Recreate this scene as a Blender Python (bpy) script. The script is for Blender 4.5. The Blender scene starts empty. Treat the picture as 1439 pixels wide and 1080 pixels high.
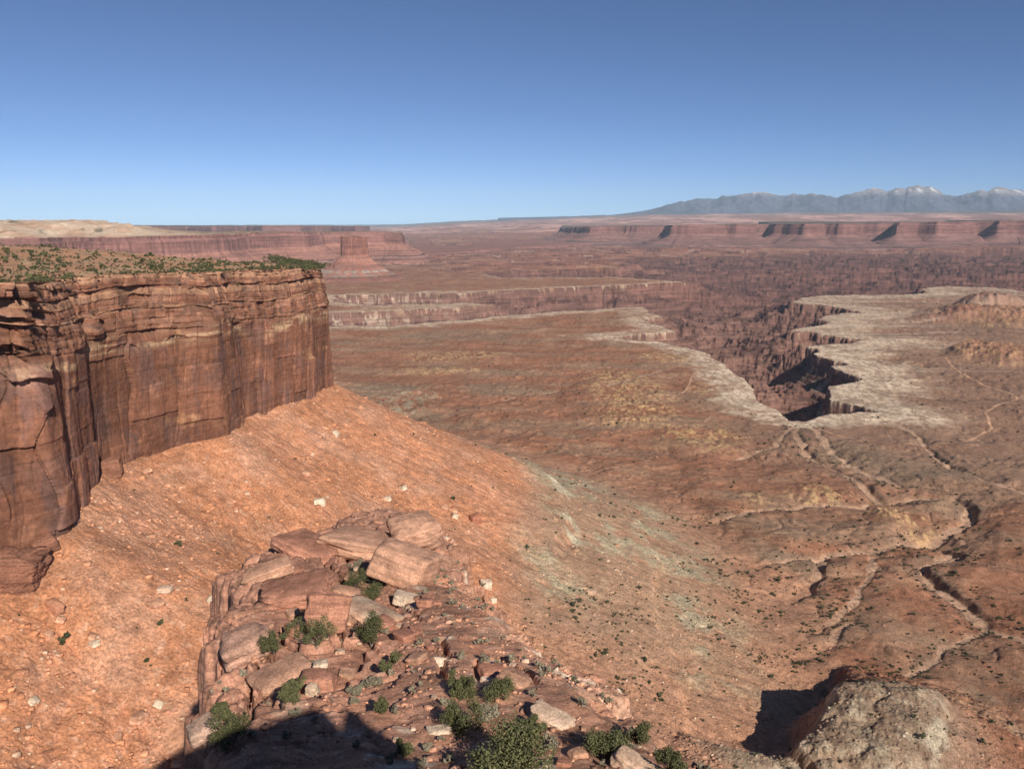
import bpy, bmesh, math, random, time
import numpy as np
from mathutils import Vector, Matrix
T0 = time.time()
S = bpy.context.scene
COL = S.collection
# ------------------------------------------------------------------ camera
F = 1080.0; CX, CY = 719.5, 540.0            # focal length and centre in photo pixels
PITCH = math.radians(12.1)
cam = bpy.data.cameras.new("camera"); cam_o = bpy.data.objects.new("camera", cam); COL.objects.link(cam_o)
cam.sensor_width = 36.0; cam.lens = F / 1439.0 * 36.0
cam.clip_start = 0.5; cam.clip_end = 300000.0
cam_o.location = (0, 0, 0); cam_o.rotation_euler = (math.pi / 2 - PITCH, 0, 0)
S.camera = cam_o
# ------------------------------------------------------------------ sky, sun, exposure
SUN_EL = math.radians(34.5); SUN_AZ = math.radians(26.0)   # sun behind the viewer, to the right
TO_SUN = Vector((math.sin(SUN_AZ) * math.cos(SUN_EL), -math.cos(SUN_AZ) * math.cos(SUN_EL), math.sin(SUN_EL)))
w = bpy.data.worlds.new("World"); S.world = w; w.use_nodes = True
nt = w.node_tree; bg = nt.nodes["Background"]
sky = nt.nodes.new("ShaderNodeTexSky"); sky.sky_type = 'NISHITA'; sky.sun_disc = False
sky.sun_elevation = SUN_EL; sky.sun_rotation = math.pi - SUN_AZ
sky.altitude = 1900; sky.air_density = 0.5; sky.dust_density = 0.6; sky.ozone_density = 6.0
nt.links.new(sky.outputs[0], bg.inputs[0]); bg.inputs[1].default_value = 0.086
sun = bpy.data.lights.new("sun", 'SUN'); sun.energy = 4.7; sun.angle = math.radians(0.53); sun.color = (1, 0.93, 0.83)
sun_o = bpy.data.objects.new("sun", sun); COL.objects.link(sun_o)
sun_o.rotation_euler = TO_SUN.to_track_quat('Z', 'Y').to_euler()
S.view_settings.view_transform = 'Standard'; S.view_settings.look = 'None'
S.view_settings.gamma = 1.0; S.view_settings.exposure = 0.25
S.view_settings.use_curve_mapping = False
S.render.engine = 'CYCLES'
S.cycles.max_bounces = 4; S.cycles.diffuse_bounces = 2; S.cycles.volume_bounces = 0
S.cycles.use_denoising = True; S.cycles.denoiser = 'OPENIMAGEDENOISE'; S.cycles.denoising_prefilter = 'ACCURATE'; S.cycles.denoising_input_passes = 'RGB_ALBEDO_NORMAL'
HAZE_DENSITY = 1.15e-5

# ------------------------------------------------------------------ helpers
cP, sP = math.cos(PITCH), math.sin(PITCH)
def ray(px, py):
    u = (px - CX) / F; v = (CY - py) / F
    return u, cP + v * sP, -sP + v * cP
def at(px, py, z):
    u, f, d = ray(px, py); t = z / d
    return (u * t, f * t)
def at_y(px, py, y):
    u, f, d = ray(px, py); t = y / f
    return (u * t, y, d * t)
def tag(o, label=None, cat=None, group=None, kind=None):
    if label: o["label"] = label
    if cat: o["category"] = cat
    if group: o["group"] = group
    if kind: o["kind"] = kind
    return o

_tabs = {}
def _tab(seed):
    if seed not in _tabs:
        r = np.random.RandomState(seed)
        p = r.permutation(256).astype(np.int32); a = r.rand(256) * 2 * np.pi
        _tabs[seed] = (np.concatenate([p, p]), np.cos(a).astype(np.float32), np.sin(a).astype(np.float32))
    return _tabs[seed]
def perlin(x, y, seed=0):
    p, gx, gy = _tab(seed)
    x = np.asarray(x, np.float32); y = np.asarray(y, np.float32)
    x, y = np.broadcast_arrays(x, y)
    xf = np.floor(x); yf = np.floor(y)
    xi = xf.astype(np.int32) & 255; yi = yf.astype(np.int32) & 255
    dx = x - xf; dy = y - yf
    u = dx * dx * dx * (dx * (dx * 6 - 15) + 10); v = dy * dy * dy * (dy * (dy * 6 - 15) + 10)
    a = p[xi]; b = p[xi + 1]
    def g(h, ax, ay):
        return gx[h] * ax + gy[h] * ay
    n00 = g(p[a + yi], dx, dy); n10 = g(p[b + yi], dx - 1, dy)
    n01 = g(p[a + yi + 1], dx, dy - 1); n11 = g(p[b + yi + 1], dx - 1, dy - 1)
    n0 = n00 + u * (n10 - n00); n1 = n01 + u * (n11 - n01)
    return (n0 + v * (n1 - n0)) * 1.5
def fbm(x, y, o=4, seed=0, gain=0.5, ridged=False):
    s = 0; a = 1.0; k = 1.0; t = 0
    for i in range(o):
        n = perlin(np.asarray(x) * k + i * 17.3, np.asarray(y) * k - i * 9.1, seed + i)
        if ridged: n = 1 - 2 * np.abs(n)
        s = s + a * n; t += a; a *= gain; k *= 2.03
    return s / t
def sstep(a, b, x):
    t = np.clip((x - a) / (b - a), 0, 1)
    return t * t * (3 - 2 * t)
def terrace(z, h, sharp=0.8):
    """flat treads with steep risers, step height h"""
    q = z / h; f = np.floor(q); r = q - f
    return h * (f + sstep(sharp, 1.0, r) * 0.85 + r * 0.15)
def h1(i, seed=0):
    """per-integer random in 0..1"""
    r = np.random.RandomState(seed + 991).rand(4096).astype(np.float32)
    return r[np.asarray(i).astype(np.int64) & 4095]
def smax(a, b, k):
    h = np.clip(0.5 + 0.5 * (a - b) / k, 0, 1)
    return b + (a - b) * h + k * h * (1 - h)
def seg_dist(X, Y, P, closed=False):
    """distance to a polyline, and the index + fraction of the nearest point"""
    best = np.full(X.shape, 1e12, np.float32); par = np.zeros(X.shape, np.float32)
    n = len(P)
    for i in range(n if closed else n - 1):
        ax, ay = P[i]; bx, by = P[(i + 1) % n]
        ux, uy = bx - ax, by - ay; L = ux * ux + uy * uy + 1e-9
        t = np.clip(((X - ax) * ux + (Y - ay) * uy) / L, 0, 1)
        d = (X - ax - t * ux) ** 2 + (Y - ay - t * uy) ** 2
        m = d < best
        best = np.where(m, d, best); par = np.where(m, i + t, par)
    return np.sqrt(best), par
def inside(X, Y, P):
    c = np.zeros(X.shape, bool); n = len(P)
    for i in range(n):
        ax, ay = P[i]; bx, by = P[(i + 1) % n]
        if ay == by: continue
        m = ((ay > Y) != (by > Y)) & (X < (bx - ax) * (Y - ay) / (by - ay) + ax)
        c ^= m
    return c
def sdf(X, Y, P):
    d, _ = seg_dist(X, Y, P, True)
    return np.where(inside(X, Y, P), d, -d)
def mesh_np(name, V, Fc, col=None, smooth=False, mat=None):
    me = bpy.data.meshes.new(name)
    V = np.ascontiguousarray(V, np.float32); Fc = np.ascontiguousarray(Fc, np.int32)
    n, k = Fc.shape
    me.vertices.add(len(V)); me.vertices.foreach_set("co", V.ravel())
    me.loops.add(n * k); me.loops.foreach_set("vertex_index", Fc.ravel())
    me.polygons.add(n); me.polygons.foreach_set("loop_start", np.arange(0, n * k, k, dtype=np.int32))
    me.update(calc_edges=True)
    if smooth: me.polygons.foreach_set("use_smooth", np.ones(n, bool))
    if col is not None:
        a = me.color_attributes.new("Col", 'FLOAT_COLOR', 'POINT')
        c = np.ones((len(V), 4), np.float32); c[:, :col.shape[1]] = col
        a.data.foreach_set("color", c.ravel())
    if mat: me.materials.append(mat)
    return me
def obj(name, me, parent=None):
    o = bpy.data.objects.new(name, me); COL.objects.link(o)
    if parent: o.parent = parent
    return o
def grid_faces(nr, nc):
    i = np.arange(nr - 1)[:, None] * nc + np.arange(nc - 1)[None, :]
    return np.stack([i, i + 1, i + nc + 1, i + nc], -1).reshape(-1, 4)
def mixc(c, m, k):
    m = m[..., None]
    return c * (1 - m) + np.array(k, np.float32) * m
def blob(X, Y, px, py, rx, ry, z=-400):
    """soft elliptical patch on the valley floor, 1 at its centre, given as where it lies in the photo"""
    cx, cy = at(px, py, z)
    ax = rx * cy / F; ay = ry * (cy * cy / (abs(z) * F))
    return ((X - cx) / ax) ** 2 + ((Y - cy) / ay) ** 2
def pline(pts, z=-400):
    return [at(a, b, z) for a, b in pts]

# ------------------------------------------------------------------ materials
def terrain_mat(name, s1=0.02, s2=0.25, s3=2.0, amp=(0.35, 0.35, 0.3), bump=0.4, bump_d=0.5, bump_s=0.6, strata=0.3, strata_s=0.25, rough=0.95, streak=0.0):
    m = bpy.data.materials.new(name); m.use_nodes = True
    N = m.node_tree.nodes; L = m.node_tree.links
    b = N["Principled BSDF"]; b.inputs["Roughness"].default_value = rough
    b.inputs["Specular IOR Level"].default_value = 0.12
    at_ = N.new("ShaderNodeVertexColor"); at_.layer_name = "Col"
    tc = N.new("ShaderNodeTexCoord")
    cur = at_.outputs["Color"]
    def noise(scale, detail=5, rough=0.6, vec=None):
        n = N.new("ShaderNodeTexNoise"); n.inputs["Scale"].default_value = scale
        n.inputs["Detail"].default_value = detail; n.inputs["Roughness"].default_value = rough
        L.new(vec or tc.outputs["Object"], n.inputs["Vector"]); return n.outputs["Fac"]
    def rng(fac, lo, hi, a=0.3, c=0.7):
        r = N.new("ShaderNodeMapRange"); r.inputs[1].default_value = a; r.inputs[2].default_value = c
        r.inputs[3].default_value = lo; r.inputs[4].default_value = hi; L.new(fac, r.inputs[0]); return r.outputs[0]
    def mul(c, f):
        x = N.new("ShaderNodeVectorMath"); x.operation = 'SCALE'; L.new(c, x.inputs[0]); L.new(f, x.inputs["Scale"]); return x.outputs[0]
    for s, a in zip((s1, s2, s3), amp):
        cur = mul(cur, rng(noise(s), 1 - a, 1 + a))
    def stretched(sx, sz, scale, amount):
        mp = N.new("ShaderNodeMapping"); mp.inputs["Scale"].default_value = (sx, sx, sz)
        L.new(tc.outputs["Object"], mp.inputs["Vector"])
        f = rng(noise(scale, 4, 0.65, mp.outputs[0]), 1 - amount, 1 + amount, 0.35, 0.65)
        # masked by the alpha of the colour attribute
        mx = N.new("ShaderNodeMix"); mx.data_type = 'FLOAT'; mx.inputs[2].default_value = 1.0
        L.new(at_.outputs["Alpha"], mx.inputs[0]); L.new(f, mx.inputs[3]); return mx.outputs[0]
    if strata: cur = mul(cur, stretched(0.03, 1.0, strata_s, strata))
    if streak: cur = mul(cur, stretched(1.0, 0.04, 0.35, streak))
    L.new(cur, b.inputs["Base Color"])
    if bump:
        bp = N.new("ShaderNodeBump"); bp.inputs["Strength"].default_value = bump; bp.inputs["Distance"].default_value = bump_d
        L.new(noise(bump_s, 8, 0.7), bp.inputs["Height"]); L.new(bp.outputs[0], b.inputs["Normal"])
    return m
M_GROUND = terrain_mat("desert_ground", 0.012, 0.12, 0.7, (0.2, 0.3, 0.42), 0.9, 1.6, 0.3, 0.35, 0.12)
M_CLIFF = terrain_mat("cliff_rock", 0.03, 0.3, 2.5, (0.2, 0.25, 0.25), 0.8, 0.8, 0.9, 0.16, 0.35, streak=0.07)
M_MESA = terrain_mat("mesa_rock", 0.004, 0.03, 0.2, (0.15, 0.2, 0.2), 0.5, 8.0, 0.05, 0.3, 0.05, streak=0.0)
M_OUT = terrain_mat("outcrop_rock", 0.12, 0.9, 6.0, (0.22, 0.28, 0.36), 0.9, 0.09, 4.5, 0.34, 1.6)
M_MOUNT = terrain_mat("mountain_rock", 0.0004, 0.003, 0.02, (0.2, 0.25, 0.2), 0.0, strata=0)
def leaf_mat(name, c1, c2):
    m = bpy.data.materials.new(name); m.use_nodes = True
    N = m.node_tree.nodes; L = m.node_tree.links; b = N["Principled BSDF"]
    b.inputs["Roughness"].default_value = 0.8; b.inputs["Specular IOR Level"].default_value = 0.15
    a = N.new("ShaderNodeVertexColor"); a.layer_name = "Col"
    oi = N.new("ShaderNodeObjectInfo")
    mx = N.new("ShaderNodeMix"); mx.data_type = 'RGBA'
    mx.inputs[6].default_value = (*c1, 1); mx.inputs[7].default_value = (*c2, 1)
    s = N.new("ShaderNodeSeparateColor"); L.new(a.outputs[0], s.inputs[0])
    L.new(s.outputs[0], mx.inputs[0])
    v = N.new("ShaderNodeMapRange"); v.inputs[3].default_value = 0.8; v.inputs[4].default_value = 1.2; L.new(oi.outputs["Random"], v.inputs[0])
    x = N.new("ShaderNodeVectorMath"); x.operation = 'SCALE'; L.new(mx.outputs[2], x.inputs[0]); L.new(v.outputs[0], x.inputs["Scale"])
    L.new(x.outputs[0], b.inputs["Base Color"])
    return m
M_JUN = leaf_mat("juniper_leaf", (0.052, 0.058, 0.024), (0.17, 0.165, 0.075))
M_SAGE = leaf_mat("sage_leaf", (0.17, 0.145, 0.095), (0.36, 0.31, 0.22))
M_SCRUB = leaf_mat("scrub_leaf", (0.045, 0.052, 0.025), (0.12, 0.12, 0.06))
def plain_mat(name, c, s=6.0, amp=0.35):
    m = bpy.data.materials.new(name); m.use_nodes = True
    N = m.node_tree.nodes; L = m.node_tree.links; b = N["Principled BSDF"]
    b.inputs["Roughness"].default_value = 0.95; b.inputs["Specular IOR Level"].default_value = 0.1
    tc = N.new("ShaderNodeTexCoord"); n = N.new("ShaderNodeTexNoise"); n.inputs["Scale"].default_value = s; n.inputs["Detail"].default_value = 6
    L.new(tc.outputs["Object"], n.inputs["Vector"])
    r = N.new("ShaderNodeMapRange"); r.inputs[1].default_value = .3; r.inputs[2].default_value = .7
    r.inputs[3].default_value = 1 - amp; r.inputs[4].default_value = 1 + amp; L.new(n.outputs["Fac"], r.inputs[0])
    x = N.new("ShaderNodeVectorMath"); x.operation = 'SCALE'; x.inputs[0].default_value = c; L.new(r.outputs[0], x.inputs["Scale"])
    L.new(x.outputs[0], b.inputs["Base Color"]); return m
M_WOOD = plain_mat("grey_wood", (0.26, 0.2, 0.15))
M_ROAD = plain_mat("road_dust", (0.46, 0.27, 0.17), 0.05, 0.2)

# ------------------------------------------------------------------ plan of the near cliff (foot line, height of foot and rim)
CL = []                                         # x, y, z foot, z rim
for x, y, zb, zt in [(-300, 60, -165, -28), (-300, 190, -168, -28), (-292, 300, -170, -29)]:
    CL.append((x, y, zb, zt))
for px, py, zb, zt in [(-30, 772, -168, -30.5), (30, 752, -167, -30.5), (82, 738, -166, -32), (118, 690, -165, -35), (150, 655, -165, -37), (205, 632, -166, -38),
                       (262, 616, -167, -39.5), (318, 606, -168, -41), (345, 580, -169, -43), (405, 562, -171, -46), (440, 548, -172, -48), (458, 541, -173, -50)]:
    x, y = at(px, py, zb); CL.append((x, y, zb, zt))
CL += [(-196, 835, -176, -51), (-230, 900, -182, -52), (-300, 1000, -190, -50)]
CL = np.array(CL)
FOOT = [(a, b) for a, b in CL[:, :2]]
# our own headland under the viewer: foot of its cliff
HEAD = [(-120, -60), (-62, -10), (-50, 40), (-40, 90), (-14, 135), (22, 120), (48, 80), (80, 20), (150, -60)]

# ------------------------------------------------------------------ canyons cut into the white-rim bench
GORGE = pline([(1110, 590), (1090, 578), (1064, 562), (1056, 542), (1032, 522), (1012, 506), (985, 493), (955, 485), (935, 480), (895, 476), (862, 473),
               (905, 468), (947, 467), (928, 456), (918, 449), (938, 446), (920, 436), (906, 428), (850, 432), (780, 437), (700, 443), (640, 450), (560, 455), (500, 458), (425, 457),
               (425, 441), (540, 437), (640, 433), (700, 426), (650, 425), (590, 427), (520, 428), (478, 424),
               (480, 415.5), (560, 412.5), (650, 412), (760, 405.5), (830, 403), (900, 400), (985, 396), (900, 391), (860, 388), (700, 389), (690, 382), (770, 378.5), (865, 378), (900, 372), (860, 366),
               (900, 361), (1000, 360), (1150, 356), (1439, 354), (1560, 356), (1560, 410),
               (1439, 408), (1400, 403), (1330, 400.5), (1290, 405), (1300, 411), (1200, 413.5), (1140, 416), (1108, 420), (1112, 425), (1160, 430), (1206, 438), (1165, 442), (1150, 446), (1168, 452), (1120, 458), (1104, 466),
               (1160, 470), (1219, 478), (1180, 482), (1128, 485), (1152, 490), (1150, 499), (1190, 512), (1165, 514), (1180, 521), (1215, 532), (1165, 541), (1170, 550), (1164, 560),
               (1195, 568), (1232, 579), (1200, 580), (1165, 581), (1135, 590)])
WASHES = [  # half width, depth, photo pixels
    (7, 7, [(1110, 590), (1122, 612), (1140, 640), (1180, 655), (1225, 685), (1242, 692)]),
    (6, 6, [(1112, 592), (1150, 605), (1170, 632), (1205, 652), (1245, 668), (1262, 676)]),
    (7, 9, [(1242, 692), (1290, 692), (1340, 697), (1366, 710), (1356, 726), (1310, 746)]),
    (8, 10, [(1310, 746), (1330, 762), (1342, 768), (1318, 778), (1296, 788), (1322, 815), (1360, 842), (1395, 868), (1450, 890)]),
    (7, 8, [(1310, 746), (1258, 757), (1160, 770), (1150, 795), (1118, 832), (1060, 855), (1000, 880), (940, 905), (872, 935), (836, 965), (852, 1005), (880, 1045)]),
    (4, 5, [(1242, 692), (1214, 706), (1130, 705), (1052, 714), (1040, 722), (965, 740), (900, 742)]),
    (5, 4, [(1228, 582), (1290, 606), (1332, 650), (1400, 678), (1450, 695)]),
    (4, 3.5, [(1108, 600), (1090, 625), (1060, 636), (1035, 640)]),
    (4, 4, [(1160, 772), (1100, 785), (1040, 800), (985, 815), (960, 815)]),
    (4, 4, [(1230, 772), (1225, 800), (1190, 850), (1150, 880)]),
    (3, 2.5, [(690, 560), (760, 552), (860, 540), (930, 520)]),
    (3, 3, [(960, 905), (1020, 935), (1090, 940), (1160, 905), (1200, 870)]),
    (3, 3, [(1395, 868), (1330, 905), (1290, 935), (1270, 945)]),
]
WASHES = [(a, b, pline(c)) for a, b, c in WASHES]
MOUND = [at(a, b, -331) for a, b in [(1183, 951), (1255, 942), (1312, 958), (1322, 1000), (1305, 1045), (1215, 1075), (1150, 1062), (1128, 1035), (1165, 990)]]
MOUND2 = [at(a, b, -342) for a, b in [(965, 1022), (1010, 1035), (1120, 1052), (1150, 1120), (1000, 1130), (930, 1085), (950, 1050)]]

def ground(X, Y):
    """height of the land (without the vertical cliffs) and its colour at world x, y"""
    X = X.astype(np.float32); Y = Y.astype(np.float32)
    R = np.hypot(X, Y)
    n1 = fbm(X / 420, Y / 420, 4, 11); n2 = fbm(X / 90, Y / 90, 4, 21); n3 = fbm(X / 22, Y / 22, 4, 31); n5 = fbm(X / 1500, Y / 1500, 4, 41)
    near = sstep(2600, 900, R)
    Z = -402 + 9 * n1 + (2 + 5 * near) * n2 + 1.2 * n3 * near + 2 * n3 * (1 - near)
    # broad swells and gullied knolls of the nearer right part
    kn = fbm(X / 170 + 0.3 * n2, Y / 170, 3, 51, ridged=True)
    Z = Z + near * (6 * kn - 2)
    # low ledges
    led = fbm(X / 700 + 0.4 * n2, Y / 260, 4, 61)
    Z = Z + terrace(14 * led + 2 * n3, 3.0, 0.86) * sstep(900, 1600, R) * sstep(9000, 5000, R)
    C = np.zeros(X.shape + (3,), np.float32) + np.array((0.285, 0.132, 0.076), np.float32)
    tan = sstep(-0.15, 0.35, fbm(X / 300, Y / 110, 4, 71) + 0.25 * n3)
    C = mixc(C, tan * 0.6, (0.335, 0.212, 0.132))
    gry = sstep(0.12, 0.4, fbm(X / 240, Y / 90, 4, 81) + 0.15 * n3)
    C = mixc(C, gry * 0.4, (0.245, 0.18, 0.12))
    ch = np.abs(fbm(X / 210 + 0.5 * n2, Y / 210, 4, 85)); chn = sstep(0.035, 0.008, ch) * near * sstep(-0.3, 0.2, n1)
    Z = Z - 1.8 * chn - 0.8 * sstep(0.12, 0.02, ch) * near
    C = mixc(C, chn * 0.6, (0.40, 0.24, 0.155)); C = mixc(C, sstep(0.10, 0.05, ch) * (1 - chn) * near * 0.4, (0.19, 0.125, 0.085))
    # right-hand bench: browner
    xb = X - 0.30 * Y
    C = mixc(C, sstep(-150, 250, xb) * sstep(1050, 1500, R) * 0.75, (0.255, 0.158, 0.108))
    stri = fbm(X / 900, Y / 60, 4, 91)
    C = mixc(C, sstep(0.12, 0.4, stri) * sstep(0, 400, xb) * sstep(1900, 2600, R) * 0.7, (0.50, 0.36, 0.26))
    A = np.zeros(X.shape, np.float32) + 0.15
    # ochre rubble fields
    for px, py, rx, ry in [(880, 545, 60, 32), (890, 580, 60, 22), (985, 614, 60, 20), (940, 500, 45, 8), (1150, 693, 48, 16), (1268, 728, 40, 18), (1250, 722, 20, 12), (640, 500, 80, 7), (620, 520, 60, 6),
                           (1400, 500, 60, 14), (1390, 448, 70, 12), (560, 560, 60, 18), (1060, 700, 25, 8), (1000, 545, 40, 10)]:
        e = blob(X, Y, px, py, rx, ry)
        m = sstep(1.6, 0.4, e + 0.9 * n2 + 0.5 * n3)
        yel = m * sstep(-0.05, 0.2, n3 + 0.5 * fbm(X / 7, Y / 7, 2, 95))
        C = mixc(C, yel * 0.7, (0.52, 0.33, 0.16) if px > 600 else (0.36, 0.30, 0.2))
        Z = Z + m * (3 + 2.5 * fbm(X / 10, Y / 10, 2, 96))
    for px, py, rx, ry in [(640, 470, 90, 8), (700, 545, 60, 8), (540, 545, 50, 12), (600, 582, 30, 8), (1060, 775, 50, 20), (1290, 660, 80, 20), (1200, 635, 60, 16)]:
        m = sstep(1.5, 0.3, blob(X, Y, px, py, rx, ry) + 0.6 * n2)
        C = mixc(C, m * 0.5, (0.245, 0.18, 0.12))
    # far low hills on the right bench
    for px, py, rx, ry, hh in [(1400, 446, 95, 14, 42), (1410, 500, 70, 16, 34), (1395, 428, 50, 5, 60), (1330, 448, 60, 6, 14)]:
        m = sstep(1.2, 0.0, blob(X, Y, px, py, rx, ry) + 0.25 * n2)
        Z = Z + hh * m * (1 + 0.25 * n3)
        C = mixc(C, m * 0.5, (0.27, 0.11, 0.075))
    # washes: a sandy bed cut into the floor
    WD = np.full(X.shape, 1e6, np.float32)
    msk = (R > 380) & (R < 3300)
    xs, ys = X[msk], Y[msk]; jx = 6 * perlin(xs / 30, ys / 30, 13) ; jy = 6 * perlin(xs / 30 + 7, ys / 30, 14)
    zz = Z[msk]; cc = C[msk]; wd = WD[msk]
    for hw, dp, P in WASHES:
        d, _ = seg_dist(xs + jx, ys + jy, P)
        d = d * (1 + 0.25 * n3[msk])
        dv = np.clip(0.55 + 1.1 * n2[msk] + 0.5 * n1[msk], 0.3, 1.4); d = d * (1 - 0.35 * n1[msk])
        zz = zz - 1.25 * dp * dv * sstep(hw * 1.7, hw * 0.7, d) - dp * 0.7 * sstep(hw * 7, hw, d)
        bed = sstep(hw * 1.25, hw * 0.6, d)
        cc = mixc(cc, bed * 0.8, (0.47, 0.30, 0.20))
        cc = mixc(cc, sstep(hw * 3.2, hw * 1.5, d) * (1 - bed) * sstep(-0.3, 0.3, n2[msk]) * 0.75, (0.175, 0.115, 0.08))
        wd = np.minimum(wd, d / hw)
    Z[msk] = zz; C[msk] = cc; WD[msk] = wd
    # mound and spur at the lower right
    hx_, hy_ = at(1060, 1008, -392); Z = Z - 26 * np.exp(-(((X - hx_) / 55) ** 2 + ((Y - hy_) / 60) ** 2))
    hx_, hy_ = at(925, 1030, -385); Z = Z - 20 * np.exp(-(((X - hx_) / 35) ** 2 + ((Y - hy_) / 45) ** 2))
    for P, zt, st in ((MOUND, -331, 1.2), (MOUND2, -344, 0.8)):
        m = R < 900
        d = sdf(X[m] + 6 * n3[m] + 14 * n2[m], Y[m] + 6 * n3[m] + 14 * n5[m], P)
        cx = np.mean([p[0] for p in P]); cy = np.mean([p[1] for p in P])
        right = sstep(-45, 35, (X[m] - cx) - 0.15 * (Y[m] - cy))
        slope = st * (1 - right) + 0.40 * right
        rug = fbm(X[m] / 16, Y[m] / 16, 4, 97, ridged=True)
        zm = zt + 5 * n2[m] + 3.0 * n3[m] + 1.3 * rug - 2.6 * sstep(0.22, 0.0, np.abs(fbm(X[m] / 55, Y[m] / 55, 3, 94))) - 9 * sstep(5, -25, d) - np.maximum(-d - 3, 0) * slope * (1 + 0.10 * rug) - 4 * np.clip(1 - d / 14, 0, 1) ** 2 * (d > 0) - 4 * (d <= 0) + np.minimum(d, 30) * 0.05
        zm = zm - 4 * sstep(-1, -4, d) * sstep(-0.2, 0.3, n2[m]) + 0.7 * fbm(X[m] / 7, Y[m] / 7, 4, 98, 0.6) + 1.6 * (terrace(rug * 2.2 + n2[m], 1.0, 0.7) - rug * 2.2 - n2[m])
        lift = zm > Z[m] + 1
        Z[m] = smax(Z[m], zm, 4.0)
        top = sstep(-18, 4, d + 14 * n2[m] + 8 * n3[m]) * lift
        C[m] = mixc(C[m], lift * 0.7 * sstep(-60, -10, d + 16 * n2[m]), (0.31, 0.2, 0.135))
        C[m] = mixc(C[m], top * 0.8 * (0.6 + 0.4 * sstep(-0.2, 0.3, n3[m])), (0.27, 0.205, 0.14))
        C[m] = mixc(C[m], top * 0.6 * sstep(0.05, 0.35, fbm(X[m] / 11, Y[m] / 11, 4, 99)), (0.44, 0.355, 0.25))
        C[m] = mixc(C[m], sstep(-9, -2, d) * sstep(4, 0, d) * lift * 0.8 * sstep(0.0, 0.3, n3[m] + n2[m]), (0.52, 0.43, 0.31))
    # talus under the cliffs
    m = R < 1700
    x, y = X[m], Y[m]
    d1, p1 = seg_dist(x, y, FOOT); d2, _ = seg_dist(x, y, HEAD)
    zb = np.interp(p1, np.arange(len(CL)), CL[:, 2]).astype(np.float32)
    gl = fbm(np.arctan2(y - 700, x + 450) * 9, d1 / 120, 3, 101)
    d1 = np.maximum(d1 + (4 * gl + 6 * n2[m]) * sstep(10, 70, d1), 0); 
    z1 = zb + 1 - (0.60 * d1 - 0.0003 * np.minimum(d1, 800) ** 2)
    ang = np.arctan2(y, x)
    d2 = d2 + 16 * fbm(ang * 6, d2 / 120, 4, 111) * sstep(5, 60, d2)
    z2 = -162 - ((0.74 + 0.05 * sstep(0.1, 0.5, x / (y + 1))) * d2 - 0.00052 * np.minimum(d2, 600) ** 2)
    in2 = inside(x, y, HEAD); z2 = np.where(in2, -160, z2)
    rg7 = fbm(x / 9, y / 9, 4, 121, 0.6, ridged=True)
    zt = smax(z1, z2, 40) - 5 + 1.8 * n3[m] + 1.5 * rg7 * (0.4 + sstep(-0.2, 0.4, n2[m]))
    # a pale ledge (grey-green mudstone) low on the slope
    led = zt + 9 * n1[m] + 7 * n2[m]
    q = sstep(-312, -318, led)
    zt = zt - 9 * q * sstep(-420, -330, led) * sstep(560, 700, y + 260 * n1[m])
    q2 = sstep(-352, -355, led); zt = zt - 5 * q2
    up = zt > Z[m]
    Z[m] = smax(zt, Z[m], 10)
    k = sstep(-8, 6, zt - Z[m] + 8)
    gul = fbm(np.arctan2(y - 760, x + 420) * 11 + 0.5 * n2[m], d1 / 160, 3, 105); rill = np.exp(-(gul / 0.045) ** 2) * sstep(20, 80, d1) * sstep(-0.2, 0.3, fbm(x / 120, y / 120, 2, 106))
    Z[m] = Z[m] - 1.3 * rill * k
    cT = np.zeros(x.shape + (3,), np.float32) + np.array((0.50, 0.222, 0.114), np.float32)
    cT = mixc(cT, sstep(-0.1, 0.4, fbm(x / 45, y / 45, 4, 131)) * 0.5, (0.52, 0.30, 0.20))
    cT = mixc(cT, sstep(0.1, 0.5, gl + 0.5 * n3[m]) * 0.5, (0.40, 0.19, 0.115))
    cT = mixc(cT, sstep(0.1, 0.5, fbm(x / 5, y / 5, 3, 132)) * 0.45, (0.60, 0.37, 0.25))
    cT = mixc(cT, sstep(0.15, 0.5, fbm(x / 8, y / 8, 3, 133)) * 0.4, (0.30, 0.14, 0.09))
    cT = mixc(cT, rill * 0.3, (0.33, 0.155, 0.095))
    cT = mixc(cT, sstep(0.05, 0.4, fbm(x / 90, y / 90, 4, 136)) * 0.4, (0.42, 0.225, 0.145))
    low = sstep(-285, -312, led)
    pale = sstep(-0.05, 0.3, n2[m] + 0.4 * n3[m] + 0.5 * n1[m])
    cT = mixc(cT, low * 0.75, (0.34, 0.19, 0.12))
    rgt = sstep(-0.12, 0.02, (x / y) + 0.1 * n2[m])
    cT = mixc(cT, low * rgt * sstep(-396, -360, led) * sstep(470, 590, y + 150 * n1[m]) * (0.28 + 0.68 * pale) * sstep(-0.5, 0.1, n3[m] + 0.6 * rg7 - 0.1), (0.385, 0.315, 0.205))
    cap = sstep(-307, -311, led) * sstep(-324, -318, led) * sstep(590, 690, y + 260 * n1[m])
    cT = mixc(cT, cap * sstep(0.0, 0.3, n2[m] + 0.5 * n3[m]) * 0.85, (0.54, 0.46, 0.32))
    kk = k[:, None]
    C[m] = C[m] * (1 - kk) + cT * kk
    # the gorge
    m = (R > 1350) & (R < 16000)
    x, y = X[m], Y[m]; r = R[m]
    wob = np.clip(r / 2600, 0.5, 3)
    fine0 = fbm(x / 24, y / 34, 3, 163)
    spc = 0.00068 * r * r / 400
    fr0 = sstep(2300, 3000, r)
    d = sdf(x + wob * 24 * fbm(x / 110, y / 110, 4, 141) + 5 * wob * fine0 + 60 * fr0 * fbm(x / 420, y / 420, 3, 146), y + wob * 34 * fbm(x / 110 + 9, y / 150, 4, 151) + 9 * wob * fine0 + 95 * fr0 * fbm(x / 330 + 4, y / 500, 3, 147), GORGE)
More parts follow.
